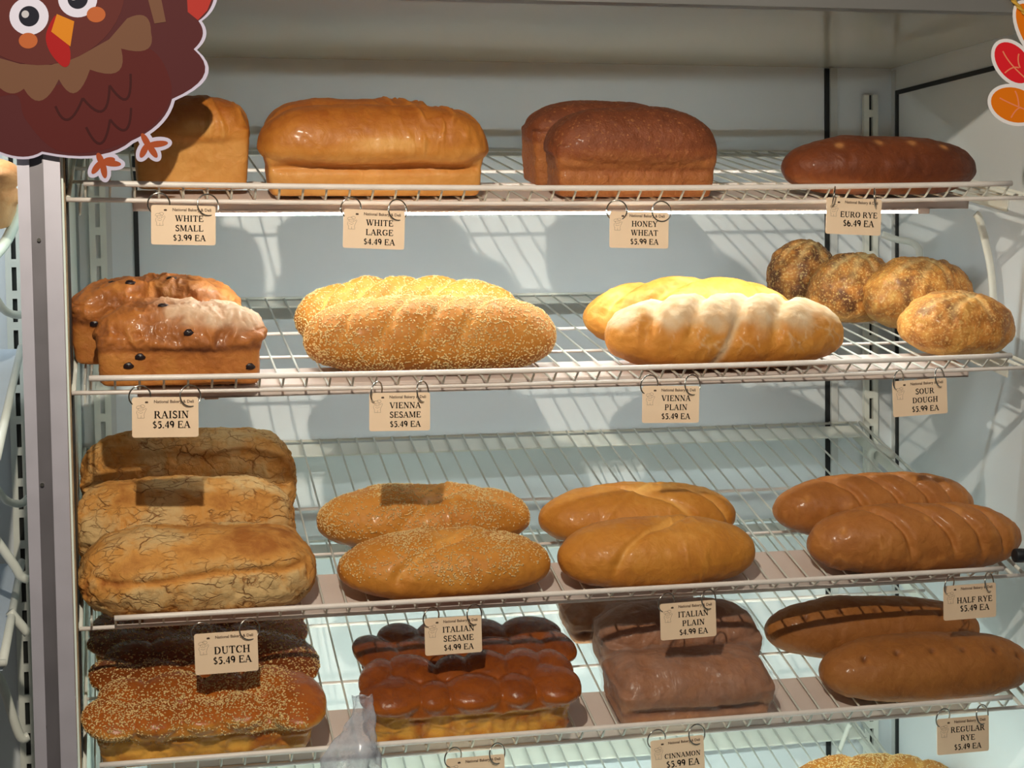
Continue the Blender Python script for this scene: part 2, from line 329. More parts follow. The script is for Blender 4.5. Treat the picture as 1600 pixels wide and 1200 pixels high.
for k in SH:
    zf, yf, zr, sag, x0 = SH[k]; y0, z0, a = frame(k); FF, FN = FENCE[k]
    E_ = empty('wire_shelf', (0, y0, z0), (a, 0, 0)); tag(E_, SLAB[k], 'shelf', 'wire shelves of the bread case')
    D = (YR-y0)/math.cos(a)                       # deck depth in the shelf's own frame
    wire = MB().tube([(0, D, 0), (0, .002, 0), (0, -.002, .0010), (0, -.005, .0036), (0, -FF, FN)], .0015, 7).me('wire', True)
    for i in range(43):
        t = i/42; o = link('wire', wire, M['enamel_c'], E_); o.location = (x0+i*.0285, 0, -sag*4*t*(1-t))
    # a sagging shelf droops at the front edge: rails follow the wires
    X = np.linspace(x0-.0015, x0+1.199, 25)
    r0 = x0+(.0285 if k == 3 else 0)
    X = np.linspace(r0-.0015, 1.1985, 25)
    sg = lambda x: -sag*4*max(0, x/1.2)*(1-min(1, x/1.2))
    MB().tube([(x, -FF-.0005, FN+sg(x)) for x in X], .0036, 10).build('top_rail', M['enamel'], E_, True)
    X2 = np.linspace(-.022, 1.245, 25)
    MB().tube([(x, -.001, -.0034+sg(x)) for x in X2], .0028, 8).build('lower_rail', M['enamel'], E_, True)
    MB().tube([(-.018, D, .0) if i < 0 else (x, D, -.002) for i, x in enumerate(np.linspace(-.018, 1.240, 6))], .0022, 8).build('rear_rail', M['enamel_c'], E_, True)
    MB().box(-.012, 1.236, D-.052, D-.006, -.0075, -.0045).build('rear_channel', M['enamel_c'], E_, bevel=.001)
    for yy, rr in ((.30*D, .0022), (.56*D, .0026)):
        MB().tube([(x, yy, -.0035+sg(x)*.5) for x in np.linspace(-.018, 1.24, 9)], rr, 8).build('cross_rod', M['enamel'], E_, True)
    for xx in (-.020, 1.226, 1.2445):
        MB().tube([(xx, .0, -.002), (xx, D, -.002)], .0027, 8).build('side_rail', M['enamel_c'], E_, True)
    for xx in (-.008, 1.236):   # sloping flat arm the shelf rests on
        MB().box(xx-.0012, xx+.0012, .05, D, -.030, -.006).build('support_arm', M['enamel_c'], E_, bevel=.001)
    # strip light under the front edge
    if k < 5:
        H_ = empty('strip_light', (0, y0, z0), (a, 0, 0))
        tag(H_, {1: 'lit white tube light in a cream housing under the topmost shelf', 2: 'cream strip light housing under the second shelf, above the raisin and vienna price tags',
                 3: 'cream strip light housing seen through the wires of the third shelf', 4: 'cream strip light housing seen through the wires of the fourth shelf'}[k], 'light', 'strip lights under the shelves')
        b = MB().box(.055, 1.165, .030, .118, -.022, -.020); b.box(.055, 1.165, .030, .032, -.022, -.008); b.box(.055, 1.165, .116, .118, -.022, -.008)
        b.box(.055, .057, .03, .118, -.022, -.008); b.box(1.163, 1.165, .03, .118, -.022, -.008); b.box(.057, 1.163, .032, .116, -.0085, -.0075)
        b.build('housing', M['house'], H_)
        lens = MB(); na = 9; ring_ = [(.080+.0048*math.sin(math.radians(a1)), -.0300-.0048*math.cos(math.radians(a1))) for a1 in np.linspace(-64, 64, na)]
        lens.add([(x_, y_, z_) for x_ in (.15, 1.115) for y_, z_ in ring_], [(i, i+1, na+i+1, na+i) for i in range(na-1)]); lens.build('tube', M['tube' if k == 1 else 'tube4'] if TUBE[k] else M['tube_off'], H_, True)
        MB().box(.15, 1.115, .0752, .0848, -.0305, -.0222).build('tube_back', M['house'], H_)
        for x_ in (.143, 1.118): MB().box(x_-.006, x_+.012, .072, .088, -.035, -.0222).build('socket', M['house'], H_, bevel=.001)
# curved tube arms of the top strip light on the right
def arm(pts, Y, r, label):
    o = MB().tube(pts, r, 10).build('support_tube', M['enamel_c'], None, True); tag(o, label, 'bracket', 'white curved support tubes'); return o
def curve(pp, n=6):
    P = [Vector(p) for p in pp]; out = []
    for i in range(len(P)-1):
        a_, b_, c_, d_ = P[max(i-1, 0)], P[i], P[i+1], P[min(i+2, len(P)-1)]
        for j in range(n):
            t = j/n
            out.append(.5*((2*b_)+(-a_+c_)*t+(2*a_-5*b_+4*c_-d_)*t*t+(-a_+3*b_-3*c_+d_)*t**3))
    return out+[P[-1]]
q = [at(1378, 366, .42), at(1400, 374, .41), at(1422, 378, .40), at(1435, 388, .39), at(1437, 410, .38), at(1437, 455, .38)]
arm(curve(q), .4, .0055, 'white tube bent like an elbow, rising behind the sourdough loaves')
q = [at(1524, 334, .13), at(1530, 342, .13), at(1540, 380, .14), at(1548, 420, .15), at(1552, 470, .16), at(1553, 540, .17)]
arm(curve(q), .15, .0055, 'long white bent tube hanging from the right end of the lit strip light')
q = [at(1335, 790, .50), at(1357, 775, .50), at(1360, 730, .5), at(1362, 705, .49), at(1375, 700, .47), at(1395, 712, .42)]
arm(curve(q), .5, .0055, 'white tube elbow under the rear right corner of the third shelf')
q = [at(1305, 1192, .52), at(1320, 1150, .52), at(1328, 1132, .51)]
arm(curve(q), .5, .004, 'thin white brace under the rear right corner of the lowest shelf')
k_ = MB().tube([at(1585, 868, .0), at(1612, 868, .0)], .0095, 20)
o = k_.build('rubber_bumper', M['rubber'], None, True); tag(o, 'black round rubber bumper at the right end of the third shelf rail', 'bumper')
b = o.modifiers.new('b', 'BEVEL'); b.width = .001

# ------------------------------------------------------------------ numpy noise
rng = np.random.default_rng(3)
def _h(ix, iy, iz, s=0):
    n = (ix*73856093) ^ (iy*19349663) ^ (iz*83492791) ^ (s*2654435761 & 0xffffff)
    n = (n ^ (n >> 13))*1274126177 & 0x7fffffff
    n = (n ^ (n >> 16))*668265263 & 0x7fffffff
    return (n & 0xffffff)/float(0xffffff)
def vnoise(P, s=0):
    P = np.asarray(P); I = np.floor(P).astype(np.int64); f = P-I; f = f*f*f*(f*(f*6-15)+10)
    r = 0
    for dx in (0, 1):
        for dy in (0, 1):
            for dz in (0, 1):
                w_ = (f[:, 0] if dx else 1-f[:, 0])*(f[:, 1] if dy else 1-f[:, 1])*(f[:, 2] if dz else 1-f[:, 2])
                r = r+w_*_h(I[:, 0]+dx, I[:, 1]+dy, I[:, 2]+dz, s)
    return r*2-1
def fbm(P, sc_, o=4, s=0, g=.5):
    r = 0; a_ = 1; P = np.asarray(P)*sc_
    for i in range(o): r = r+a_*vnoise(P+17.3*i, s+i); a_ *= g; P = P*2.03
    return r
def ridge(P, sc_, o=3, s=0):
    r = 0; a_ = 1; P = np.asarray(P)*sc_
    for i in range(o): r = r+a_*(1-2*np.abs(vnoise(P+9.1*i, s+i))); a_ *= .5; P = P*2.1
    return r
def cells(P, sc_, s=0):
    P = np.asarray(P)*sc_; I = np.floor(P).astype(np.int64); d1 = np.full(len(P), 9.); d2 = d1.copy()
    for dx in (-1, 0, 1):
        for dy in (-1, 0, 1):
            for dz in (-1, 0, 1):
                J = I+np.array([dx, dy, dz]); q_ = np.stack([_h(J[:, 0], J[:, 1], J[:, 2], s+c) for c in (1, 2, 3)], 1)
                d = np.linalg.norm(J+q_-P, axis=1)
                n1 = np.minimum(d1, d); d2 = np.minimum(d2, np.maximum(d1, d)); d1 = n1
    return d2-d1
def sst(a_, b_, x):
    t = np.clip((x-a_)/(b_-a_), 0, 1); return t*t*(3-2*t)
def gau(x, w_): return np.exp(-(x/w_)**2)

# ------------------------------------------------------------------ loaf shapes: inside-functions in metres, loaf centred, base at z=0
def f_super(P, c, r, n=2.0, mz=2.0):
    q_ = np.abs((P-np.array(c))/np.array(r))
    return (q_[:, 0]**n+q_[:, 1]**n)**(mz/n)+q_[:, 2]**mz-1
def f_hearth(p):
    L, W, H = p['L'], p['W'], p['H']; n = p.get('n', 2.6)
    def F(P):
        q_ = P.copy(); q_[:, 1] += p.get('bend', 0)*(P[:, 0]/(L/2))**2
        z = q_[:, 2]-H*.40
        rz = np.where(z > 0, H*.60, H*.47)
        t = np.clip(np.abs(q_[:, 0])/(L/2), 0, 1)
        skew = 1+p.get('skew', 0)*q_[:, 0]/(L/2)
        f = t**n+(np.abs(q_[:, 1])/(W/2*skew))**2.1+(np.abs(z)/(rz*skew))**2.1-1
        return np.maximum(f, -P[:, 2]/.02)
    return F
def f_pan(p):
    L, W, H = p['L'], p['W'], p['H']; hb = p.get('hb', .55)*H; o = p.get('lip', .008); tp = p.get('taper', .05); ne = p.get('ne', 5.0); ex = p.get('endx', .6)
    def F(P):
        x, y, z = P[:, 0], P[:, 1], P[:, 2]
        k_ = 1-tp*(1-z/hb)
        bx = np.abs(x)/((L/2-o*ex)*k_); by = np.abs(y)/((W/2-o)*k_)
        bb = np.maximum((bx**14+by**10)**(1/12)-1, (z-(H-.012))/.03); bb = np.maximum(bb, -z/.02)
        t = z-hb
        rz = np.where(t > 0, H-hb, p.get('drop', .020))
        mz = np.where(t > 0, 2.2, 2.0)
        cr = ((np.abs(x)/(L/2))**ne+(np.abs(y)/(W/2))**3.0)**(mz/3.0)+(np.abs(t)/rz)**mz-1
        bb = np.maximum(bb, (z-(hb+.01))/.03)
        return np.minimum(bb, cr)
    return F
def f_lumps(p):
    L, W, H = p['L'], p['W'], p['H']; hb = p.get('hb', .5)*H; rows = p['rows']
    base = f_pan(dict(p, H=H*.86, hb=p.get('hb', .5)/.86, ne=5, drop=.012, lip=.010))
    def F(P):
        f = base(P)
        for (cx, cy, cz, rx, ry, rz, ang) in rows:
            x = P[:, 0]-cx*L/2; y = P[:, 1]-cy*W/2; z = P[:, 2]-(1-(1-cz)*.74)*H; rz = rz*.82
            c, s = math.cos(ang), math.sin(ang)
            u = (x*c+y*s)/(rx*L); v = (-x*s+y*c)/(ry*W); w_ = z/(rz*H)
            f = np.minimum(f, u*u+v*v+w_*w_-1)
        return f
    return F
def solve(F, L, W, H, nu, nv, zc):
    R = max(W, H)*1.1; lc = max(L/2-W*.42, L*.12)
    nc = int(nu*.2); ns = nu-2*nc
    rows = []
    for i in range(nc): rows.append((-lc, -(PI/2)*(1-(i+.35)/nc)))
    for i in range(ns): rows.append((-lc+2*lc*i/(ns-1), 0))
    for i in range(nc): rows.append((lc, (PI/2)*(i+.65)/nc))
    rows = np.array(rows); th = 2*PI*np.arange(nv)/nv
    ox = np.repeat(rows[:, 0], nv); ph = np.repeat(rows[:, 1], nv); T = np.tile(th, len(rows))
    D = np.stack([np.sin(ph), np.cos(ph)*np.cos(T), np.cos(ph)*np.sin(T)], 1)
    O = np.stack([ox, 0*ox, 0*ox+zc], 1)
    hi = np.full(len(ox), 0.); found = np.zeros(len(ox), bool); step = R/44
    lo = hi.copy(); up = hi.copy()
    for t in np.arange(R, 0, -step):
        idx = np.nonzero(~found)[0]
        if len(idx) == 0: break
        ins = F(O[idx]+D[idx]*t) <= 0
        k_ = idx[ins]; found[k_] = True; lo[k_] = t; up[k_] = t+step
    for _ in range(9):
        mid = (lo+up)/2; ins = F(O+D*mid[:, None]) <= 0
        lo = np.where(ins, mid, lo); up = np.where(ins, up, mid)
    return O+D*lo[:, None], D, len(rows), nv
def grid_faces(nr, nv):
    F = []
    for i in range(nr-1):
        for j in range(nv):
            F.append((i*nv+j, (i+1)*nv+j, (i+1)*nv+(j+1) % nv, i*nv+(j+1) % nv))
    a_ = nr*nv
    for j in range(nv):
        F.append((a_, j, (j+1) % nv)); F.append((a_+1, (nr-1)*nv+(j+1) % nv, (nr-1)*nv+j))
    return F
_fc = {}
def loaf_mesh(name, P, nr, nv, attrs):
    P = np.vstack([P, P[:nv].mean(0), P[-nv:].mean(0)])
    if (nr, nv) not in _fc: _fc[(nr, nv)] = grid_faces(nr, nv)
    me = bpy.data.meshes.new(name); me.from_pydata(P.tolist(), [], _fc[(nr, nv)]); me.shade_smooth()
    for n_, a_ in attrs.items():
        a_ = np.concatenate([a_, [a_[:nv].mean(), a_[-nv:].mean()]])
        at_ = me.attributes.new(n_, 'FLOAT', 'POINT'); at_.data.foreach_set('value', a_.astype(np.float32))
    me.update(); return me
def smooth_grid(P, nr, nv, it):
    G = P.reshape(nr, nv, 3)
    for _ in range(it):
        A = (np.roll(G, 1, 1)+np.roll(G, -1, 1))/2
        B = G.copy(); B[1:-1] = (G[:-2]+G[2:])/2
        G = G*.4+A*.35+B*.25
    return G.reshape(-1, 3)

def normals(P, nr, nv):
    G = P.reshape(nr, nv, 3); du = np.gradient(G, axis=0); dv = (np.roll(G, -1, 1)-np.roll(G, 1, 1))
    n = np.cross(dv, du).reshape(-1, 3); n /= np.linalg.norm(n, axis=1, keepdims=True)+1e-12
    C = P.mean(0)
    C_ = P-np.stack([P[:, 0]*.85, 0*P[:, 1], 0*P[:, 2]+P[:, 2].max()*.45], 1)
    s = np.sign((n*C_).sum(1)); s[s == 0] = 1
    return n*s[:, None]

# surface detail per kind: returns (displacement in metres, crust 0..1, dust 0..1)
def detail(kind, P, n, p):
    L, W, H = p['L'], p['W'], p['H']; s = p.get('seed', 1)
    x, y, z = P[:, 0]/(L/2), P[:, 1]/(W/2), P[:, 2]/H
    off = np.array([s*3.7, s*1.3, s*.7]); Q = P+off
    top = sst(.35, .9, n[:, 2])
    d = .0016*fbm(Q, 22, 3, s)+.0005*fbm(Q, 110, 3, s+5); du = 0*x
    if kind in ('white', 'wheat', 'raisinb', 'cinn'):
        hb = p.get('hb', .55)
        crown = sst(hb-.10, hb+.02, z)
        c = .12+.55*crown+.22*top*crown-.25*gau(z-hb-.02, .05)*(1-top)
        c += .3*gau(z-hb+.09, .035)*(n[:, 2] < .3)*0
        endc = sst(.86, .98, np.abs(x)); c += .12*endc*crown
        cs = p.get('crease', 0)*gau(z-hb+.20, .045)*(n[:, 2] < .6)*sst(.97, .85, np.abs(x)); d -= cs; c += 40*cs  # crease also darkened: shade under the crown put into the crust colour
        if kind == 'white':
            S = Q*np.array([1, .55, .55]); S = S@np.array([[.8, -.45, 0], [.45, .8, 0], [0, 0, 1]])
            wr_ = np.maximum(0, ridge(S*np.array([2.2, 1, 1]), 26, 2, s)-.75)*sst(-.2, .5, x+.25*fbm(Q, 15, 2, s))
            d += .0048*wr_*crown-.0012*np.maximum(0, ridge(S*np.array([2.2, 1, 1])+3, 20, 2, s+2)-.9)*crown*sst(-.3, .4, x)
            c -= .30*np.clip(wr_, 0, 1)*crown
            yy = (y-.15-.05*np.sin(x*2+s))/.035
            d -= .0018*np.exp(-yy**2)*(z > hb+.2)*p.get('seam', 1); c -= .45*np.exp(-yy**2)*(z > hb+.2)*p.get('seam', 1)
            d -= .0035*gau(y-.22, .05)*(z > hb+.2)*p.get('seam', 1)
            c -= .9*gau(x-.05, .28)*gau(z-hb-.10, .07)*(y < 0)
        if kind == 'wheat':
            d += .0007*fbm(Q, 260, 2, s)*(1-.5*crown)
        if kind in ('raisinb',):
            wq = Q+.008*np.stack([fbm(Q, 40, 2, s), fbm(Q, 40, 2, s+1), fbm(Q, 40, 2, s+2)], 1)
            wr_ = ridge(wq*np.array([1, .8, .8]), 40, 3, s)
            d += .0032*wr_*(.3+.7*crown)+.0035*fbm(Q, 14, 2, s)
            c = .35+.35*crown-.22*np.clip(wr_, 0, 1)*crown+.35*gau(z-hb+.06, .05)+.15*fbm(Q, 18, 2, s)
            du = p.get('dust', 0)*sst(.35, .85, n[:, 2]+.3*x)*sst(-.5, .25, x+.25*fbm(Q, 25, 2, s))*sst(.62, .8, z)
            du *= .6+.8*np.clip(wr_, -.3, .9)
        if kind == 'cinn':
            d += .0010*ridge(Q, 60, 2, s)+.002*fbm(Q, 18, 2, s); c = .45+.25*crown
            d -= .010*gau(z-.30+.03*x, .07)*(1-sst(.75, .95, np.abs(x)))*(y < 0)
            c += .5*gau(z-.28, .05)*(y < 0)  # dark band paints the recess shadow into the crust colour
    elif kind == 'eurorye':
        c = .75-.45*sst(.5, .1, z)+.1*x+.1*fbm(Q, 16, 2, s)
        for xx in (-.52, -.12, .22, .56):
            g_ = np.exp(-(((x-xx)*L/2)**2+((y+.50)*W/2)**2)/.0048**2)*(z > .5); d -= .0012*g_; du += 2.2*g_
    elif kind in ('vs', 'vp', 'half', 'ital'):
        c = .5+.35*sst(.6, .95, z)*0+.1*fbm(Q, 14, 3, s)+.30*sst(.35, .0, z)
        sc_ = p.get('scores', (-.6, -.25, .1, .45)); sl = p.get('slope', .55); dep = p.get('dep', .008); wd = p.get('wd', .008)
        up = sst(.30, .62, z)
        for xx in sc_:
            e_ = (x-xx)*L/2-sl*(P[:, 1])+.002*fbm(Q, 40, 2, s)
            d -= dep*gau(e_, wd)*up; c -= .42*gau(e_, wd*.62)*up*p.get('pale', 1)
        if kind == 'ital':
            c += .12*(z < .5)
            wr_ = np.maximum(0, ridge(Q*np.array([1.4, .7, .7]), 30, 2, s)-.75)*gau(x-.2, .35)
            d += .0022*wr_; c -= .25*wr_
            g_ = gau(x-.05, .16)*gau(y+.05, .35)*(z > .6); d -= .006*g_; c -= .25*g_
            e_ = x*L/2*.8-P[:, 1]*1.0+.004*fbm(Q, 30, 2, s); d += .0015*gau(e_, .005)*(z > .5); c -= .25*gau(e_, .003)*(z > .5)*gau(x, .3)
        if kind == 'half':
            for i, xx in enumerate((-.75, -.42, .0, .35, .62)):
                g_ = np.exp(-(((x-xx)*L/2)**2+((y+.45-.3*(i % 2))*W/2)**2)/.0042**2)*(z > .4); d -= .002*g_; c -= .5*g_
            wr_ = np.maximum(0, ridge(Q*np.array([1.8, .7, .7]), 28, 2, s)-.8)*(z < .75); d += .0018*wr_; c -= .35*wr_
        if kind == 'vp':
            wq = Q+.012*np.stack([fbm(Q, 35, 2, s), fbm(Q, 35, 2, s+1), fbm(Q, 35, 2, s+2)], 1)
            cr = cells(wq*np.array([1, 1, .6]), 34, s); line = gau(cr, .035)*sst(-.3, .3, fbm(Q, 22, 2, s+6))
            top_ = sst(.55, .78, z+.10*fbm(Q, 26, 3, s)+.07*np.sin(x*17+s))
            du = p.get('flour', 1)*1.5*top_+.9*line*(1-top_)*p.get('flour', 1)*sst(.2, .5, z)
            e_ = (x+.10)*L/2-.55*P[:, 1]-.25*(P[:, 2]-H*.5)
            e2 = (x+.17)*L/2-.50*(P[:, 2]-H*.2)
            du += p.get('flour', 1)*2.2*gau(e2, .005)*(P[:, 1] < 0)*(z < .8); d -= .0022*gau(e2, .006)*(P[:, 1] < 0)*p.get('flour', 1)
            d += .0009*line*p.get('flour', 1)+.0009*fbm(Q, 70, 2, s)
            if p.get('flour', 1) == 0:
                c -= .35*np.clip(ridge(Q*np.array([.35, 1.6, 1.6]), 40, 2, s)-.4, 0, 1)*(z > .5)
    elif kind == 'sour':
        bl = fbm(Q, 55, 4, s)
        d += .0012*fbm(Q, 90, 3, s)+.002*fbm(Q, 30, 2, s)
        c = .55+.30*bl+.15*p.get('darker', 0)
        c -= .45*sst(.28, .08, z); du = .5*sst(.22, .05, z)
        for (a1, b1, c1) in ((1, .25, .10), (-.2, 1, -.15), (.8, -1, .35)):
            e_ = (a1*P[:, 0]+b1*P[:, 1]-c1*W*.5)/math.hypot(a1, b1)+.003*fbm(Q, 30, 2, s)
            g_ = gau(e_, .0045)*sst(.55, .75, z)*sst(1.1, .6, np.hypot(x, y)); d -= .0022*g_; du += .8*g_
            g2 = gau(e_-.008, .004)*sst(.55, .75, z); d += .0008*g2
    elif kind == 'dutch':
        wq = Q+np.stack([.016*fbm(Q, 38, 3, s), .010*fbm(Q, 38, 3, s+1), .010*fbm(Q, 42, 3, s+2)], 1)
        cr = cells(wq*np.array([.62, 1.5, 1.5]), 26, s); cr2 = cells(wq*np.array([.8, 1.4, 1.4]), 62, s+7)
        pres = sst(-.35, .25, fbm(Q, 20, 2, s+4))
        line = gau(cr, .045)*(.35+.65*pres)+.55*gau(cr2, .08)*sst(-.1, .4, fbm(Q, 16, 2, s+8))
        sm = p.get('smooth_at', .72); band = gau(z-sm+.05*np.sin(x*3+s), .13)*(y < .5)*p.get('sm', .3)*1.3
        amt = np.clip(1-band, 0, 1)
        d += .0040*fbm(Q, 16, 3, s)-.0026*line*amt+.0020*ridge(wq*np.array([.5, 1.5, 1.5]), 34, 3, s)*amt
        mot = fbm(wq, 24, 4, s+3)
        c = .80-.25*line*amt+.42*mot-.45*band-.35*sst(.86, .98, np.abs(x))
        g0 = p.get('groove', .5)
        gr = gau(z-g0-.03*x+.03*np.sin(4*x+s), .040)*(y < 0)*sst(.98, .8, np.abs(x)); d -= .007*gr; c -= .50*gr
        c -= .45*sst(.10, .0, z)
    elif kind == 'egg':
        hb = p.get('hb', .5)
        up = sst(hb-.06, hb+.03, z)
        d = .0006*fbm(Q, 30, 3, s)+.0010*fbm(Q, 22, 2, s)*up+.0030*ridge(Q*np.array([.7, 1, 1]), 42, 3, s)*(1-up)+.0010*np.maximum(0, ridge(Q, 30, 2, s+3)-.8)*up
        c = .08+.55*up+.28*sst(.3, 1, n[:, 2])*up+.10*fbm(Q, 18, 2, s)-.2*(1-up)*np.clip(ridge(Q, 30, 2, s), -1, 1)
        c += .45*np.clip(ridge(Q*np.array([.7, 1, 1]), 42, 3, s), 0, 1)*(1-up)*.6-p.get('light', 0)*up
    elif kind == 'rye':
        c = .5+.1*fbm(Q, 12, 3, s)-.25*sst(.3, .05, z)
        for xx in (-.68, -.38, -.05, .25, .55, .8):
            g_ = np.exp(-(((x-xx)*L/2)**2+((y+.42)*W/2)**2)/.0045**2)*(z > .4); d -= .004*g_; c += .5*g_; 
            g3 = np.exp(-(((x-xx-.03)*L/2)**2+((y+.50)*W/2)**2)/.004**2)*(z > .4); du += .7*g3
    return d, np.clip(c, -.2, 1.2), np.clip(du, 0, 1.3)

def seeds(P, nr, nv, count, mask, s, size=.0019):
    G = P.reshape(nr, nv, 3)
    r_ = np.random.default_rng(s); N_ = normals(P, nr, nv).reshape(nr, nv, 3)
    A = np.linalg.norm(np.cross(G[1:]-G[:-1], (np.roll(G, -1, 1)-G)[:-1]), axis=2)*mask.reshape(nr, nv)[:-1]
    pr = A.ravel()/A.sum(); pick = r_.choice(len(pr), count, p=pr); i, j = pick//nv, pick % nv; j2 = (j+1) % nv
    a_, b_ = r_.random((count, 1)), r_.random((count, 1))
    C = G[i, j]*(1-a_)*(1-b_)+G[i+1, j]*a_*(1-b_)+G[i, j2]*(1-a_)*b_+G[i+1, j2]*a_*b_
    n = N_[i, j]; t = np.cross(n, r_.normal(size=(count, 3))); t /= np.linalg.norm(t, axis=1, keepdims=True); b = np.cross(n, t)
    sz = size*(.8+.4*r_.random((count, 1)))
    C = C+n*.0003
    V = np.stack([C+t*sz, C+b*sz*.58, C-t*sz*.9, C-b*sz*.58, C+n*sz*.42, C-n*sz*.3], 1).reshape(-1, 3)
    o_ = (np.arange(count)*6)[:, None, None]; F0 = np.array([[0, 1, 4], [1, 2, 4], [2, 3, 4], [3, 0, 4], [1, 0, 5], [2, 1, 5], [3, 2, 5], [0, 3, 5]])
    F = (o_+F0[None]).reshape(-1, 3)
    me = bpy.data.meshes.new('sesame_seeds'); me.from_pydata(V.tolist(), [], F.tolist()); me.shade_smooth(); return me

BR_A = [(-.74, -.45, .70, .155, .36, .27, .35), (-.36, -.52, .66, .095, .28, .24, -.3), (.02, -.50, .69, .150, .33, .26, .18), (.42, -.50, .68, .105, .30, .25, -.25), (.78, -.38, .70, .130, .40, .28, .15),
        (-.84, .22, .76, .085, .40, .24, -.3), (-.50, .42, .78, .115, .34, .22, .35), (-.12, .40, .75, .09, .30, .22, -.4), (.22, .42, .78, .115, .33, .23, .3), (.56, .38, .78, .10, .34, .22, -.3), (.86, .30, .76, .08, .34, .23, .2)]
BR_B = [(-.84, -.40, .68, .13, .40, .27, .3), (-.46, -.48, .70, .14, .34, .26, -.2), (-.06, -.50, .67, .12, .30, .25, .25), (.32, -.48, .69, .13, .32, .26, -.2), (.80, -.20, .70, .15, .60, .29, .1),
        (-.70, .35, .76, .13, .34, .23, -.3), (-.26, .38, .80, .15, .36, .24, .25), (.20, .42, .74, .10, .34, .23, -.2), (.60, .36, .79, .14, .36, .24, .2)]
BR_C = [(-.84, -.3, .68, .11, .5, .30, .4), (-.50, -.38, .72, .15, .38, .27, -.3), (-.10, -.45, .66, .11, .32, .27, .25), (.22, -.45, .70, .13, .32, .27, -.2), (.56, -.42, .68, .11, .34, .26, .2), (.86, -.32, .70, .09, .40, .27, .2),
        (-.62, .40, .77, .11, .34, .23, .2), (-.20, .42, .78, .13, .34, .22, -.25), (.22, .40, .76, .11, .34, .23, .2), (.68, .36, .78, .15, .34, .23, -.2)]
# key: kind, shape, material, shelf, x, y, L, W, H, yaw, options
#TABLE
LOAVES = {
 'A': (0.1290, 0.1278, 0.1460, 0.1115, 0.000),
 'B2': (0.3441, 0.1768, 0.2386, 0.1091, 0.000),
 'B': (0.3520, 0.0740, 0.2883, 0.1101, 0.000),
 'C2': (0.6752, 0.1749, 0.2093, 0.1097, 0.000),
 'C': (0.6877, 0.0730, 0.2271, 0.1125, -0.020),
 'D': (1.0367, 0.0671, 0.2782, 0.0748, 0.000),
 'E': (0.0831, 0.1798, 0.2122, 0.1027, -0.030),
 'F': (0.1078, 0.0680, 0.2007, 0.0949, -0.030),
 'G': (0.4175, 0.2135, 0.3100, 0.0980, -0.030),
 'H': (0.4272, 0.1020, 0.3287, 0.0921, -0.030),
 'I': (0.8098, 0.1921, 0.3043, 0.0954, 0.000),
 'J': (0.8210, 0.0806, 0.3292, 0.0937, 0.000),
 'K': (1.0709, 0.4141, 0.1135, 0.1094, 0.000),
 'Lq': (1.1167, 0.3300, 0.1404, 0.1009, 0.100),
 'Mq': (1.1974, 0.2774, 0.1828, 0.1036, 0.200),
 'N': (1.1716, 0.1045, 0.1613, 0.0846, -0.050),
 'O': (0.1216, 0.3150, 0.2870, 0.1332, 0.000),
 'P': (0.1143, 0.2107, 0.2889, 0.1056, 0.020),
 'Q': (0.1228, 0.0895, 0.2888, 0.0948, 0.030),
 'R': (0.4338, 0.2176, 0.2934, 0.0798, -0.050),
 'S': (0.4377, 0.0891, 0.2775, 0.0739, 0.000),
 'T': (0.7321, 0.1972, 0.2826, 0.0788, -0.020),
 'U': (0.7232, 0.0832, 0.2731, 0.0823, 0.000),
 'V': (1.0845, 0.1907, 0.3062, 0.0822, 0.000),
 'W': (1.0930, 0.0812, 0.3119, 0.0868, -0.030),
 'X3': (0.1293, 0.2711, 0.2824, 0.0500, 0.000),
 'X2': (0.1329, 0.1693, 0.2661, 0.0648, 0.000),
 'X1': (0.1264, 0.0650, 0.2692, 0.0754, 0.020),
 'Y2': (0.4783, 0.1693, 0.2792, 0.0657, -0.000),
 'Y1': (0.4583, 0.0650, 0.2742, 0.0812, 0.000),
 'Z3': (0.7432, 0.2719, 0.2012, 0.0515, 0.000),
 'Z2': (0.7792, 0.1749, 0.2289, 0.0879, 0.000),
 'Z1': (0.7610, 0.0730, 0.2133, 0.0708, 0.000),
 'RA': (1.0715, 0.1689, 0.3181, 0.0819, -0.100),
 'RB': (1.1035, 0.0671, 0.3077, 0.0793, -0.030),
 'SB': (1.1694, 0.3652, 0.2711, 0.0625, -0.100),
}
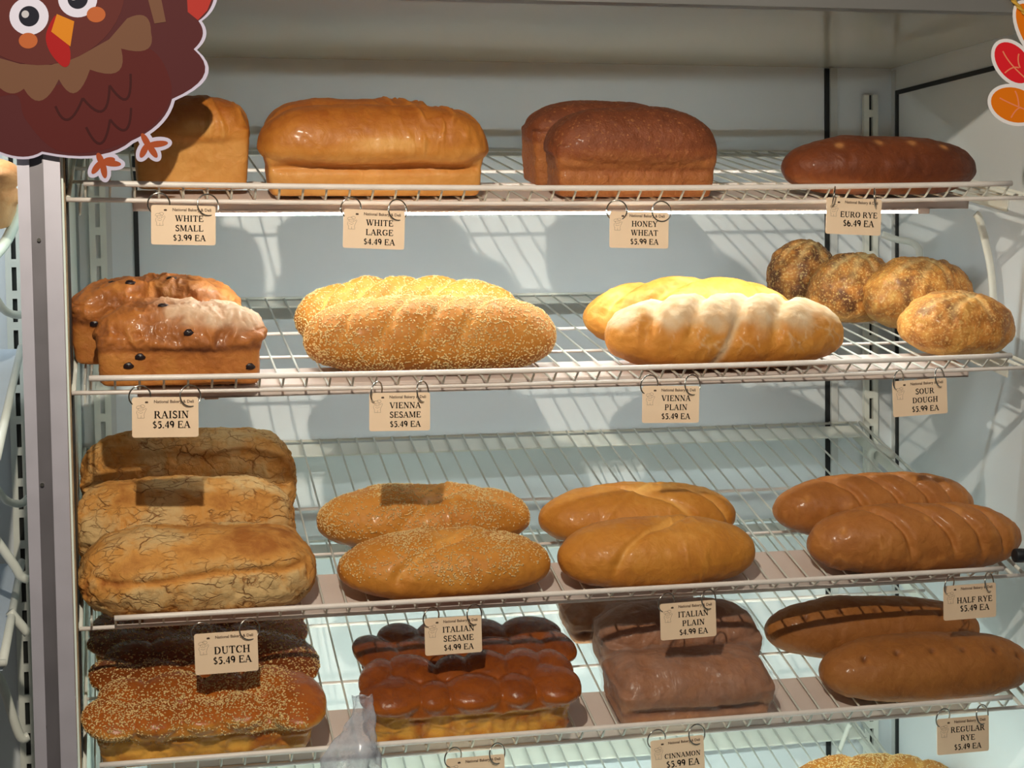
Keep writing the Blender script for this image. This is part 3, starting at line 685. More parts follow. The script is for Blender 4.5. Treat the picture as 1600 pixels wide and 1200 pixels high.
#ENDTABLE
SPEC = {
 'A':  ('white', 'pan', 'white', 1, .105, dict(hb=.60, seed=2, seam=0, lip=.004, drop=.02)),
 'B2': ('white', 'pan', 'white', 1, .10, dict(hb=.60, seed=8, lip=.005)),
 'B':  ('white', 'pan', 'white', 1, .112, dict(hb=.52, seed=5, lip=.019, drop=.026, ne=6, endx=.35, crease=.006)),
 'C2': ('wheat', 'pan', 'wheat', 1, .10, dict(hb=.58, seed=4, lip=.006, ne=4)),
 'C':  ('wheat', 'pan', 'wheat', 1, .11, dict(hb=.50, seed=6, lip=.011, ne=3.6, drop=.022, crease=.004)),
 'D':  ('eurorye', 'hearth', 'eurorye', 1, .11, dict(n=2.9, seed=3)),
 'E':  ('raisinb', 'pan', 'raisinb', 2, .09, dict(hb=.60, seed=7, lip=.003, ne=4, dust=0)),
 'F':  ('raisinb', 'pan', 'raisinb', 2, .10, dict(hb=.55, seed=12, lip=.003, ne=4, dust=1.2)),
 'G':  ('vs', 'hearth', 'vseed', 2, .11, dict(n=2.8, seed=3, scores=(-.62, -.28, .02, .38), dep=.013, wd=.011, slope=.9, light=1)),
 'H':  ('vs', 'hearth', 'vseed', 2, .12, dict(n=3.7, seed=9, scores=(-.50, -.14, .18, .48), dep=.0042, wd=.007, slope=.8, pale=.45)),
 'I':  ('vp', 'hearth', 'vienna', 2, .11, dict(n=2.4, seed=5, scores=(-.55, .02), dep=.009, wd=.016, slope=1.6, flour=0, pale=.3)),
 'J':  ('vp', 'hearth', 'vienna', 2, .12, dict(n=3.4, seed=11, scores=(-.58, -.20, .16, .50), dep=.0075, wd=.010, slope=.6, flour=1, pale=.3)),
 'K':  ('sour', 'hearth', 'sour', 2, .10, dict(n=2.1, seed=2, darker=2)),
 'Lq': ('sour', 'hearth', 'sour', 2, .10, dict(n=2.1, seed=5, darker=1.4)),
 'Mq': ('sour', 'hearth', 'sour', 2, .115, dict(n=2.1, seed=8)),
 'N':  ('sour', 'hearth', 'sour', 2, .13, dict(n=2.2, seed=13)),
 'O':  ('dutch', 'pan', 'dutch', 3, .10, dict(hb=.45, seed=3, lip=.004, ne=6, sm=.1, groove=.45, tan=.1)),
 'P':  ('dutch', 'hearth', 'dutch', 3, .115, dict(n=5.5, seed=6, sm=.35, smooth_at=.90, groove=.42)),
 'Q':  ('dutch', 'hearth', 'dutch', 3, .135, dict(n=5.5, seed=10, sm=.9, smooth_at=.88, groove=.66)),
 'R':  ('ital', 'hearth', 'ital', 3, .115, dict(n=2.6, seed=3, scores=(.30,), slope=1.4, dep=.006, wd=.012, pale=.4)),
 'S':  ('ital', 'hearth', 'ital', 3, .12, dict(n=2.6, seed=6, scores=(.12,), slope=1.6, dep=.007, wd=.012, pale=.4)),
 'T':  ('ital', 'hearth', 'ital', 3, .115, dict(n=2.4, seed=8, scores=(-.1, .5), slope=-1.6, dep=.006, wd=.010)),
 'U':  ('ital', 'hearth', 'ital', 3, .12, dict(n=2.5, seed=14, scores=(.05,), slope=1.5, dep=.006, wd=.009, pale=.6)),
 'V':  ('half', 'hearth', 'half', 3, .10, dict(n=2.8, seed=4, scores=(-.45, -.08, .25, .55), slope=-.75, dep=.0085, wd=.0060, pale=.35)),
 'W':  ('half', 'hearth', 'half', 3, .105, dict(n=2.9, seed=15, scores=(-.42, -.02, .28, .56), slope=-.75, dep=.0080, wd=.0060, pale=.35)),
 'X3': ('egg', 'lumps', 'egg', 4, .105, dict(hb=.5, seed=3, rows=BR_A)),
 'X2': ('egg', 'lumps', 'egg', 4, .105, dict(hb=.5, seed=4, rows=BR_B)),
 'X1': ('egg', 'lumps', 'egg', 4, .110, dict(hb=.63, seed=5, rows=BR_B, light=.30)),
 'Y2': ('egg', 'lumps', 'egg', 4, .105, dict(hb=.5, seed=6, rows=BR_C)),
 'Y1': ('egg', 'lumps', 'egg', 4, .110, dict(hb=.62, seed=7, rows=BR_A, light=.05)),
 'Z3': ('cinn', 'pan', 'cinn', 4, .10, dict(hb=.5, seed=2, lip=.003, ne=4)),
 'Z2': ('cinn', 'pan', 'cinn', 4, .10, dict(hb=.5, seed=5, lip=.003, ne=4)),
 'Z1': ('cinn', 'pan', 'cinn', 4, .11, dict(hb=.52, seed=9, lip=.002, ne=9, endx=0., drop=.03)),
 'RA': ('rye', 'hearth', 'rye', 4, .10, dict(n=2.5, seed=3)),
 'RB': ('rye', 'hearth', 'rye', 4, .11, dict(n=3.0, seed=8)),
 'SB': ('vs', 'hearth', 'vseed', 5, .12, dict(n=2.8, seed=8, scores=(-.4, .1, .5), dep=.004)),
}
LBL = {
 'A': ('small white pan loaf half hidden behind the turkey sticker', 'bread', 'white pan loaves'),
 'B2': ('golden white pan loaf behind the large white loaf, only its ridge showing', 'bread', 'white pan loaves'),
 'B': ('large golden white pan loaf with a wrinkled shiny crown above a shadowed ledge', 'bread', 'white pan loaves'),
 'C2': ('dark brown wheat loaf in back, its left end sticking out past the front wheat loaf', 'bread', 'honey wheat loaves'),
 'C': ('dark brown wheat pan loaf in front with a smooth domed crown and lighter side', 'bread', 'honey wheat loaves'),
 'D': ('dark reddish brown oval rye loaf with pale dimples, at the right of the top shelf', 'bread', None),
 'E': ('rear raisin loaf with an orange wrinkled top and dark raisins', 'bread', 'raisin loaves'),
 'F': ('front raisin loaf, darker brown with a whitish dusted top', 'bread', 'raisin loaves'),
 'G': ('bright yellow bumpy sesame loaf behind the other vienna sesame loaf', 'bread', 'vienna sesame loaves'),
 'H': ('front vienna sesame loaf thickly covered in seeds with diagonal slashes', 'bread', 'vienna sesame loaves'),
 'I': ('smooth yellow plain vienna loaf lying behind the floury one', 'bread', 'plain vienna loaves'),
 'J': ('floury crackled plain vienna loaf with a pale slash down its front', 'bread', 'plain vienna loaves'),
 'K': ('darkest round sourdough loaf at the back left of the sourdough group', 'bread', 'sourdough loaves'),
 'Lq': ('brown round sourdough loaf between the darkest and the golden sourdough', 'bread', 'sourdough loaves'),
 'Mq': ('bright golden round sourdough loaf behind the front right one', 'bread', 'sourdough loaves'),
 'N': ('front round sourdough loaf with a pale crossed slash, at the far right of its shelf', 'bread', 'sourdough loaves'),
 'O': ('rearmost dutch loaf, shaded and olive brown with a square right shoulder', 'bread', 'dutch crunch loaves'),
 'P': ('middle dutch loaf with a smooth tan band above its cracked crust', 'bread', 'dutch crunch loaves'),
 'Q': ('front dutch loaf, big and bulging with a deeply cracked mottled crust', 'bread', 'dutch crunch loaves'),
 'R': ('rear italian sesame loaf with a price tag shadow on its top', 'bread', 'italian sesame loaves'),
 'S': ('front italian sesame loaf with seeds on its upper half', 'bread', 'italian sesame loaves'),
 'T': ('rear plain italian loaf with a pale diagonal crease', 'bread', 'plain italian loaves'),
 'U': ('front plain italian loaf, smooth golden with creases in its middle', 'bread', 'plain italian loaves'),
 'V': ('rear half rye loaf with diagonal scored ridges and a small knot', 'bread', 'half rye loaves'),
 'W': ('front half rye loaf, orange brown with diagonal scores, ending at the right edge', 'bread', 'half rye loaves'),
 'X3': ('rearmost sesame egg loaf in deep shade under the dutch loaves', 'bread', 'sesame egg loaves'),
 'X2': ('middle sesame egg loaf in shade, behind the dutch price tag', 'bread', 'sesame egg loaves'),
 'X1': ('front sesame egg loaf in the bottom left corner, braided and seeded', 'bread', 'sesame egg loaves'),
 'Y2': ('rear dark glossy braided egg loaf behind the italian sesame price tag', 'bread', 'plain egg loaves'),
 'Y1': ('front glossy braided egg loaf with plump brown lumps and yellow sides', 'bread', 'plain egg loaves'),
 'Z3': ('rearmost bagged cinnamon loaf, very dark, only its left end showing', 'bread', 'bagged cinnamon loaves'),
 'Z2': ('middle bagged cinnamon loaf behind the italian plain price tag', 'bread', 'bagged cinnamon loaves'),
 'Z1': ('front bagged cinnamon loaf, reddish brown in clear plastic', 'bread', 'bagged cinnamon loaves'),
 'RA': ('rear regular rye loaf, shaded with a lit barred patch on its left', 'bread', 'regular rye loaves'),
 'RB': ('front regular rye loaf, long and brown, running off the right edge', 'bread', 'regular rye loaves'),
 'SB': ('bright yellow sesame loaf peeking up at the bottom edge on the right', 'bread', None),
}
SEEDS = {'G': (4200, .15), 'H': (7500, .02), 'R': (3400, .42), 'S': (2800, .50), 'X3': (1500, .6), 'X2': (2600, .55), 'X1': (4600, .50), 'SB': (2600, .3)}
RAIS = {'E': ((-.30, 62), (-.52, 75), (.18, 72), (-.66, -12), (-.72, 4)), 'F': ((-.62, -25), (-.48, -12), (.82, -30), (-.2, 70), (.1, 20), (.45, -52), (.62, -52))}
RES = dict(pan=(190, 150), hearth=(180, 124), lumps=(180, 150))
def shape_fn(shape, p): return {'pan': f_pan, 'hearth': f_hearth, 'lumps': f_lumps}[shape](p)
def build_loaf(key, part_only=False):
    kind, shape, mat, shelf, W, opt = SPEC[key]
    x, y, L, H, yaw = LOAVES[key]
    p = dict(opt, L=L, W=W, H=H); F = shape_fn(shape, p)
    nu, nv = RES[shape]
    zc = H*(.42 if shape == 'hearth' else .5)
    P, D, nr, nv = solve(F, L, W, H, nu, nv, zc)
    P = smooth_grid(P, nr, nv, {'pan': 3, 'hearth': 2, 'lumps': 1}[shape])
    n = normals(P, nr, nv)
    d, c, du = detail(kind, P, n, p)
    bt = sst(.0, .006, P[:, 2])
    P = P+n*(d*bt)[:, None]; P[:, 2] = np.maximum(P[:, 2], 0)
    me = loaf_mesh('loaf', P, nr, nv, {'crust': c, 'dust': du})
    a = frame(shelf)[2]
    R_ = Matrix.Rotation(a, 4, 'X') @ Matrix.Rotation(yaw, 4, 'Z')
    lb = LBL[key]
    nm = {'white': 'white_loaf', 'wheat': 'wheat_loaf', 'eurorye': 'rye_loaf', 'raisinb': 'raisin_loaf', 'vs': 'sesame_loaf', 'vp': 'vienna_loaf', 'sour': 'sourdough_loaf', 'dutch': 'dutch_loaf',
          'ital': 'italian_loaf', 'half': 'half_rye_loaf', 'egg': 'egg_loaf', 'cinn': 'cinnamon_loaf', 'rye': 'rye_loaf'}[kind]
    parts = key in SEEDS or key in RAIS or kind == 'cinn'
    if parts:
        root = empty(nm); body = link('crust', me, M[mat], root)
    else:
        root = link(nm, me, M[mat]); body = root
    root.rotation_euler = R_.to_euler(); root.location = (x, y, deckz(shelf, x, y))
    tag(root, *lb)
    z = P[:, 2]/H
    if key in SEEDS:
        cnt, z0 = SEEDS[key]
        nz = fbm(P+x, 18, 2, 5)
        mk = sst(z0-.08, z0+.12, z+.10*nz)*(.25+np.clip(nz+.6, 0, 1))
        if key in ('G', 'H'): mk = sst(z0-.08, z0+.12, z)*(.6+.5*np.clip(nz+.5, 0, 1))
        if key == 'X1': mk *= sst(.92, .62, P[:, 0]/(L/2))
        o_ = link('sesame_seeds', seeds(P, nr, nv, cnt, mk, 7), M['seed'], root); o_['kind'] = 'stuff'
    if key in RAIS:
        G = P.reshape(nr, nv, 3); Nn = n.reshape(nr, nv, 3)
        V = []; 
        for i in range(7):
            for j in range(10):
                a1, a2 = PI*i/6, 2*PI*j/10; k1 = 1+.12*math.sin(3*a2+i)
                k1 *= 1+.10*math.sin(5*a2-2*i); V.append((.0064*math.sin(a1)*math.cos(a2)*k1, .0044*math.sin(a1)*math.sin(a2)*k1, .0020*math.cos(a1)*k1))
        Fa = [(i*10+j, i*10+(j+1) % 10, (i+1)*10+(j+1) % 10, (i+1)*10+j) for i in range(6) for j in range(10)]
        s1 = mesh_from('raisin', V, Fa, True)
        for (xf, deg) in RAIS[key]:
            th = math.radians(180-deg)   # 0 = straight forward, 90 = up
            r_ = int(np.argmin(np.abs(G[:, int((th % (2*PI))/(2*PI)*nv) % nv, 0]-xf*L/2))); j = int((th % (2*PI))/(2*PI)*nv) % nv
            c_ = G[r_, j]; nn = Vector(Nn[r_, j])
            o_ = link('raisin', s1, M['raisin'], root); o_.location = Vector(c_)+nn*.0002; o_.rotation_euler = nn.to_track_quat('Z', 'Y').to_euler()
    if kind == 'cinn':
        Q = P*1.0; n2 = normals(P, nr, nv)
        wv = .0020+.0016*np.maximum(0, ridge(Q*np.array([1, .4, .4])+x, 60, 3, 4))+.004*np.maximum(0, ridge(Q, 18, 2, 6)-.6)*(z > .6)
        B_ = P+n2*wv[:, None]; B_[:, 2] = np.maximum(B_[:, 2], -.0004)
        link('plastic_bag', loaf_mesh('plastic_bag', B_, nr, nv, {}), M['film'], root)
    return root
for key in LOAVES: build_loaf(key)
#REST
# ------------------------------------------------------------------ serif lettering built from strokes (cap height 1)
TK, TN = .17, .075
def _arc(cx, cy, rx, ry, a0, a1, n=12):
    return [(cx+rx*math.cos(math.radians(a0+(a1-a0)*i/n)), cy+ry*math.sin(math.radians(a0+(a1-a0)*i/n))) for i in range(n+1)]
def sf(*pts): return [(TN, [(x-.15, y+(TN/2 if y < .5 else -TN/2)), (x+.15, y+(TN/2 if y < .5 else -TN/2))]) for x, y in pts]
GL = {
 'H': (.92, [(TK, [(.2, 0), (.2, 1)]), (TK, [(.72, 0), (.72, 1)]), (TN, [(.2, .5), (.72, .5)])]+sf((.2, 0), (.2, 1), (.72, 0), (.72, 1))),
 'I': (.46, [(TK, [(.23, 0), (.23, 1)])]+sf((.23, 0), (.23, 1))),
 'T': (.80, [(TK, [(.4, 0), (.4, 1)]), (TN*1.2, [(.06, .96), (.74, .96)]), (TN, [(.07, .98), (.07, .74)]), (TN, [(.73, .98), (.73, .74)])]+sf((.4, 0))),
 'E': (.80, [(TK, [(.2, 0), (.2, 1)]), (TN*1.2, [(.1, .96), (.68, .96)]), (TN*1.2, [(.1, .04), (.72, .04)]), (TN, [(.2, .52), (.52, .52)]), (TN, [(.67, .98), (.67, .76)]), (TN, [(.72, .02), (.72, .26)]), (TN, [(.52, .38), (.52, .66)])]),
 'L': (.76, [(TK, [(.2, 0), (.2, 1)]), (TN*1.2, [(.08, .04), (.68, .04)]), (TN, [(.68, .02), (.68, .28)])]+sf((.2, 1))),
 'F': (.72, [(TK, [(.2, 0), (.2, 1)]), (TN*1.2, [(.1, .96), (.66, .96)]), (TN, [(.2, .52), (.50, .52)]), (TN, [(.65, .98), (.65, .76)]), (TN, [(.5, .38), (.5, .66)])]+sf((.2, 0))),
 'A': (.88, [(TN, [(.12, 0), (.42, 1)]), (TK, [(.42, .98), (.74, 0)]), (TN, [(.22, .34), (.62, .34)])]+sf((.12, 0), (.74, 0))),
 'V': (.88, [(TK, [(.14, 1), (.44, .02)]), (TN, [(.46, .02), (.76, 1)])]+sf((.14, 1), (.76, 1))),
 'W': (1.22, [(TK, [(.14, 1), (.38, .02)]), (TN, [(.38, .02), (.62, 1)]), (TK, [(.56, 1), (.82, .02)]), (TN, [(.84, .02), (1.08, 1)])]+sf((.14, 1), (.58, 1), (1.08, 1))),
 'M': (1.10, [(TN, [(.16, 0), (.18, 1)]), (TK, [(.2, 1), (.54, .08)]), (TN, [(.54, .08), (.86, 1)]), (TK, [(.90, 0), (.90, 1)])]+sf((.16, 0), (.16, 1), (.9, 0), (.9, 1))),
 'N': (.92, [(TN, [(.18, 0), (.18, 1)]), (TK, [(.18, 1), (.74, .02)]), (TN, [(.74, .0), (.74, 1)])]+sf((.18, 0), (.16, 1), (.74, 1))),
 'S': (.66, [(TK*.85, _arc(.34, .74, .2, .22, 40, 200, 8)+[(.34, .53)]+_arc(.34, .26, .22, .22, 30, -150, 10)), (TN, [(.52, .98), (.54, .74)]), (TN, [(.1, .02), (.1, .28)])]),
 'O': (.92, [(TK, _arc(.45, .5, .32, .44, 120, 240)), (TK, _arc(.45, .5, .32, .44, -60, 60)), (TN, _arc(.45, .5, .32, .46, 50, 130)), (TN, _arc(.45, .5, .32, .46, 230, 310))]),
 'C': (.84, [(TK, _arc(.45, .5, .32, .44, 110, 250)), (TN, _arc(.45, .5, .30, .46, 35, 110)), (TN, _arc(.45, .5, .30, .46, 250, 325)), (TN*1.2, [(.73, .98), (.73, .66)])]),
 'G': (.92, [(TK, _arc(.45, .5, .32, .44, 110, 250)), (TN, _arc(.45, .5, .30, .46, 40, 110)), (TN, _arc(.45, .5, .30, .46, 250, 310)), (TN*1.2, [(.72, .98), (.72, .68)]), (TK, [(.72, .08), (.72, .44)]), (TN, [(.55, .44), (.86, .44)])]),
 'D': (.90, [(TK, [(.2, 0), (.2, 1)]), (TN, [(.08, .96), (.42, .96)]), (TN, [(.08, .04), (.42, .04)]), (TK, _arc(.42, .5, .32, .42, -62, 62)), (TN, _arc(.42, .5, .32, .46, 60, 95, 5)), (TN, _arc(.42, .5, .32, .46, -95, -60, 5))]),
 'R': (.90, [(TK, [(.2, 0), (.2, 1)]), (TN, [(.08, .96), (.42, .96)]), (TK*.9, _arc(.42, .72, .20, .23, -75, 75)), (TN, [(.2, .5), (.44, .5)]), (TK*.9, [(.44, .5), (.76, .03)]), (TN, [(.7, .035), (.88, .035)])]+sf((.2, 0))),
 'P': (.78, [(TK, [(.2, 0), (.2, 1)]), (TN, [(.08, .96), (.42, .96)]), (TK*.9, _arc(.42, .71, .20, .24, -80, 80)), (TN, [(.2, .47), (.44, .47)])]+sf((.2, 0))),
 'U': (.90, [(TK, [(.2, 1), (.2, .34)]), (TK*.8, _arc(.45, .32, .25, .28, 180, 270)), (TN, _arc(.45, .32, .25, .28, 270, 360)), (TN, [(.7, .3), (.7, 1)])]+sf((.2, 1), (.7, 1))),
 'Y': (.88, [(TK, [(.14, 1), (.44, .46)]), (TN, [(.44, .46), (.74, 1)]), (TK, [(.44, .5), (.44, 0)])]+sf((.14, 1), (.74, 1), (.44, 0))),
 '$': (.62, [(TK*.8, _arc(.31, .72, .17, .18, 40, 200, 8)+[(.31, .53)]+_arc(.31, .28, .19, .19, 30, -150, 10)), (TN*.8, [(.31, -.08), (.31, 1.08)])]),
 '.': (.32, [(TK, [(.15, 0), (.15, .16)])]),
 '&': (.8, [(TN*1.6, _arc(.36, .74, .15, .17, -60, 240)), (TN*1.6, [(.24, .62), (.66, .04)]), (TN*1.8, _arc(.34, .26, .22, .22, 120, 340)), (TN*1.5, [(.55, .2), (.66, .45)])]),
 '3': (.62, [(TK*.9, _arc(.29, .74, .19, .21, -60, 110)), (TK*.9, _arc(.28, .28, .22, .25, -130, 75)), (TN, _arc(.28, .74, .19, .21, 100, 165, 5))]),
 '4': (.62, [(TK, [(.42, 0), (.42, 1)]), (TN, [(.42, .98), (.06, .32)]), (TN*1.3, [(.04, .3), (.58, .3)])]),
 '5': (.62, [(TK*.95, [(.16, .91), (.52, .91)]), (TN, [(.16, .95), (.12, .58)]), (TK, _arc(.27, .32, .23, .27, -125, 95))]),
 '6': (.62, [(TK, _arc(.36, .42, .24, .50, 110, 200)), (TK, _arc(.32, .3, .19, .25, 0, 360, 18))]),
 '9': (.62, [(TK, _arc(.26, .58, .24, .50, -70, 20)), (TK, _arc(.30, .70, .19, .25, 0, 360, 18))]),
 ' ': (.36, []),
}
def ribbons(strokes, sx, sy, ox, oy, V, F, y=0, cap=.0):
    for wd, pts in strokes:
        P = [(ox+px*sx, oy+py*sy) for px, py in pts]; h = wd*sy/2; b = len(V)
        for i, (px, py) in enumerate(P):
            ax, ay = P[max(i-1, 0)]; bx, by = P[min(i+1, len(P)-1)]; dx, dy = bx-ax, by-ay; l = math.hypot(dx, dy) or 1
            nx, ny = -dy/l*h, dx/l*h
            V.append((px+nx, y, py+ny)); V.append((px-nx, y, py-ny))
        for i in range(len(P)-1): F.append((b+2*i, b+2*i+1, b+2*i+3, b+2*i+2))
def word_mesh(txt, h, cx, z, y):
    W_ = sum(GL[c][0] for c in txt)*h*1.10; V, F = [], []; x = cx-W_/2
    for c in txt: ribbons([(w_*1.15, p_) for w_, p_ in GL[c][1]], h*1.10, h, x, z, V, F, y); x += GL[c][0]*h*1.10
    return mesh_from('lettering', V, F)
_fd = bpy.data.curves.new('small_print', 'FONT'); _fd.body = 'National Bakery & Deli'; _fd.size = 1; _fd.align_x = 'CENTER'; _fd.offset = .022; _fd.resolution_u = 2; _fd.fill_mode = 'FRONT'
_fo = bpy.data.objects.new('small_print', _fd); COL.objects.link(_fo); bpy.context.view_layer.update()
small = bpy.data.meshes.new_from_object(_fo.evaluated_get(bpy.context.evaluated_depsgraph_get())); bpy.data.objects.remove(_fo)
_v = np.empty(len(small.vertices)*3); small.vertices.foreach_get('co', _v); _v = _v.reshape(-1, 3)
_w = _v[:, 0].max()-_v[:, 0].min(); _v = _v/_w
small.vertices.foreach_set('co', np.stack([_v[:, 0], 0*_v[:, 0], _v[:, 1]], 1).ravel()); small.update()
CHEF = [(.02, _arc(.2, 1.0, .26, .15, -20, 260)), (.02, _arc(.5, 1.1, .2, .14, -60, 200)), (.02, [(.08, .9), (.62, 1.0)]), (.02, [(.1, .9), (.12, .72), (.3, .66), (.52, .70), (.58, .96)]),
        (.02, [(.02, .72), (-.05, .5), (.06, .3), (.05, .02)]), (.02, [(.6, .75), (.78, .92), (.86, .86), (.68, .5), (.62, .3), (.66, .02)]), (.02, [(.05, .02), (.66, .02)]), (.02, [(.35, .02), (.36, .25)]),
        (.035, [(.26, .8), (.32, .8)]), (.035, [(.42, .83), (.48, .83)]), (.02, [(.12, .55), (.34, .45), (.55, .56)])]
CROWN = [(.3, [(0, .1), (.1, .5), (.25, .15)]), (.3, [(.25, .15), (.4, .6), (.55, .15)]), (.3, [(.55, .15), (.72, .55), (.85, .1)]), (.25, [(0, .1), (.85, .1)])]
ringm = MB().torus(.0128, .00095).me('ring', True)
def card_mesh(w_, h_, t=.0007, r=.0028):
    pts = []
    for cx, cz, a0 in ((w_-r, -r, 90), (r, -r, 180), (r, -h_+r, 270), (w_-r, -h_+r, 0)):
        a0 -= 0
        pts.append([(cx+r*math.cos(math.radians(a0-0+ (k*22.5 if True else 0))), cz+r*math.sin(math.radians(a0+k*22.5))) for k in range(5)])
    # order: top right, top left, bottom left, bottom right (counter-clockwise)
    tr = [(w_-r+r*math.cos(math.radians(a)), -r+r*math.sin(math.radians(a))) for a in (0, 30, 60, 90)]
    tl = [(r+r*math.cos(math.radians(a)), -r+r*math.sin(math.radians(a))) for a in (90, 120, 150, 180)]
    bl = [(r+r*math.cos(math.radians(a)), -h_+r+r*math.sin(math.radians(a))) for a in (180, 210, 240, 270)]
    br = [(w_-r+r*math.cos(math.radians(a)), -h_+r+r*math.sin(math.radians(a))) for a in (270, 300, 330, 360)]
    p = tr+tl+bl+br; n = len(p)
    V = [(x, 0, z) for x, z in p]+[(x, t, z) for x, z in p]
    F = [tuple(range(n)), tuple(range(2*n-1, n-1, -1))]+[(i, i+n, (i+1) % n+n, (i+1) % n) for i in range(n)]
    return mesh_from('card', V, F)
TAGS = [  # text lines, top-left, top-right, bottom-left px, label
 (('WHITE', 'SMALL', '$3.99 EA'), (236, 320), (337, 322), (236, 382), 'price tag under the top shelf reading WHITE SMALL $3.99 EA', 1, 4),
 (('WHITE', 'LARGE', '$4.49 EA'), (537, 326), (633, 330), (537, 387), 'price tag under the top shelf reading WHITE LARGE $4.49 EA', 1, 12),
 (('HONEY', 'WHEAT', '$5.99 EA'), (953, 330), (1045, 332), (951, 387), 'price tag under the top shelf reading HONEY WHEAT $5.99 EA', 1, -14),
 (('EURO RYE', '$6.49 EA'), (1292, 308), (1378, 312), (1291, 365), 'price tag hooked over the top shelf rail reading EURO RYE $6.49 EA', 1, 70),
 (('RAISIN', '$5.49 EA'), (206, 621), (310, 620), (207, 684), 'price tag under the second shelf reading RAISIN $5.49 EA', 2, 10),
 (('VIENNA', 'SESAME', '$5.49 EA'), (577, 614), (672, 613), (576, 674), 'price tag under the second shelf reading VIENNA SESAME $5.49 EA', 2, 50),
 (('VIENNA', 'PLAIN', '$5.49 EA'), (1004, 603), (1093, 603), (1004, 661), 'price tag under the second shelf reading VIENNA PLAIN $5.49 EA', 2, 15),
 (('SOUR', 'DOUGH', '$5.99 EA'), (1394, 596), (1479, 590), (1396, 652), 'price tag under the second shelf reading SOUR DOUGH $5.99 EA', 2, 35),
 (('DUTCH', '$5.49 EA'), (303, 991), (402, 984), (306, 1055), 'price tag under the third shelf reading DUTCH $5.49 EA', 3, 5),
 (('ITALIAN', 'SESAME', '$4.99 EA'), (663, 967), (752, 961), (663, 1025), 'price tag under the third shelf reading ITALIAN SESAME $4.99 EA', 3, 30),
 (('ITALIAN', 'PLAIN', '$4.99 EA'), (1031, 944), (1118, 937), (1033, 1001), 'price tag under the third shelf reading ITALIAN PLAIN $4.99 EA', 3, 20),
 (('HALF RYE', '$5.49 EA'), (1474, 916), (1556, 910), (1475, 970), 'price tag under the third shelf reading HALF RYE $5.49 EA', 3, 35),
 (('EGG',), (697, 1186), (788, 1178), (699, 1246), 'price tag at the bottom edge reading EGG, mostly cut off', 4, 25),
 (('CINNAMON', '$5.99 EA'), (1016, 1158), (1099, 1148), (1020, 1216), 'price tag under the fourth shelf reading CINNAMON $5.99 EA', 4, 10),
 (('REGULAR', 'RYE', '$5.49 EA'), (1464, 1124), (1545, 1117), (1467, 1180), 'price tag under the fourth shelf reading REGULAR RYE $5.49 EA', 4, 20),
]
for lines, TL, TR, BL, lab, k, rot in TAGS:
    Y = SH[k][1]-.0135
    a_, b_, c_ = Vector(at(*TL, Y)), Vector(at(*TR, Y)), Vector(at(*BL, Y))
    ex = (b_-a_); w_ = ex.length; ex.normalize(); ez = (a_-c_); h_ = ez.length; ez = (ez-ex*ez.dot(ex)).normalized(); ey = ez.cross(ex)
    E_ = empty('price_tag'); E_.matrix_world = Matrix(((ex[0], ey[0], ez[0], a_[0]), (ex[1], ey[1], ez[1], a_[1]), (ex[2], ey[2], ez[2], a_[2]), (0, 0, 0, 1)))
    tag(E_, lab, 'price tag', 'tan price tags hanging on rings')
    link('card', card_mesh(w_, h_), M['card'], E_)
    n_ = len(lines); cap = h_*(.155 if n_ == 3 else .175); step = h_*.245
    zt = -h_*.33 if n_ == 3 else -h_*.44
    cx = w_*.59
    for i, s_ in enumerate(lines):
        hh = min(cap*(1.04 if n_ == 2 and i == 0 else 1), w_*.68/(1.1*sum(GL[c][0] for c in s_)))
        o = link('lettering', word_mesh(s_, hh, cx, zt-cap*.5-i*step, -.0002), M['ink'], E_)
    o = link('small_print', small, M['ink2'], E_); o.scale = (w_*.60,)*3; o.location = (w_*.63, -.0002, -h_*.145)
    V, F = [], []; ribbons(CHEF, h_*.27, h_*.27, w_*.075, -h_*.52, V, F, -.0002); ribbons(CROWN, h_*.075, h_*.075, w_*.20, -h_*.145, V, F, -.0002)
    link('chef_logo', mesh_from('chef_logo', V, F), M['ink2'], E_)
    for q_, (fx_, rr) in enumerate(((.10, rot), (.86, rot+35))):
        o = link('ring', ringm, M['chrome'], E_); o.location = (w_*fx_+.0015, .001, .0012); o.rotation_euler = (math.radians(8), 0, math.radians(rr if q_ == 0 else rr))
        if q_: o.rotation_euler = (math.radians(-6), 0, math.radians(rot*.7+12))

# ------------------------------------------------------------------ stickers on the pane
YG = -.0587
def flat_mat(name, c): return plain(name, c, .6, var=.02, vscale=4, spec=.12)
SM = {n: flat_mat('sticker_'+n, c) for n, c in dict(white=(196, 192, 214), maroon=(84, 28, 26), head=(92, 40, 36), brown=(80, 34, 36), collar=(112, 78, 58), eye=(24, 26, 40), eyew=(214, 214, 232), glint=(190, 190, 196),
      beak=(206, 128, 26), red=(160, 20, 22), cheek=(180, 96, 50), line=(58, 14, 14), foot=(160, 74, 38), feather_red=(170, 50, 42), lred=(236, 40, 50), lorange=(240, 128, 22), lvein=(250, 150, 110), gold=(214, 170, 70), bwhite=(246, 244, 244)).items()}
_pc = [0]
def poly_part(name, pts, mat, layer, parent, th=.00012):
    _pc[0] += 1; y = YG-.0003-layer*.00016-_pc[0]*.000008
    P = [at(u, v, y) for u, v in pts]; n = len(P)
    V = [tuple(p) for p in P]+[(p[0], p[1]+th, p[2]) for p in P]
    F = [tuple(range(n)), tuple(range(2*n-1, n-1, -1))]+[(i, i+n, (i+1) % n+n, (i+1) % n) for i in range(n)]
    me = mesh_from(name, [np.array(v)-np.array(parent.location) for v in V], F)
    return link(name, me, mat, parent)
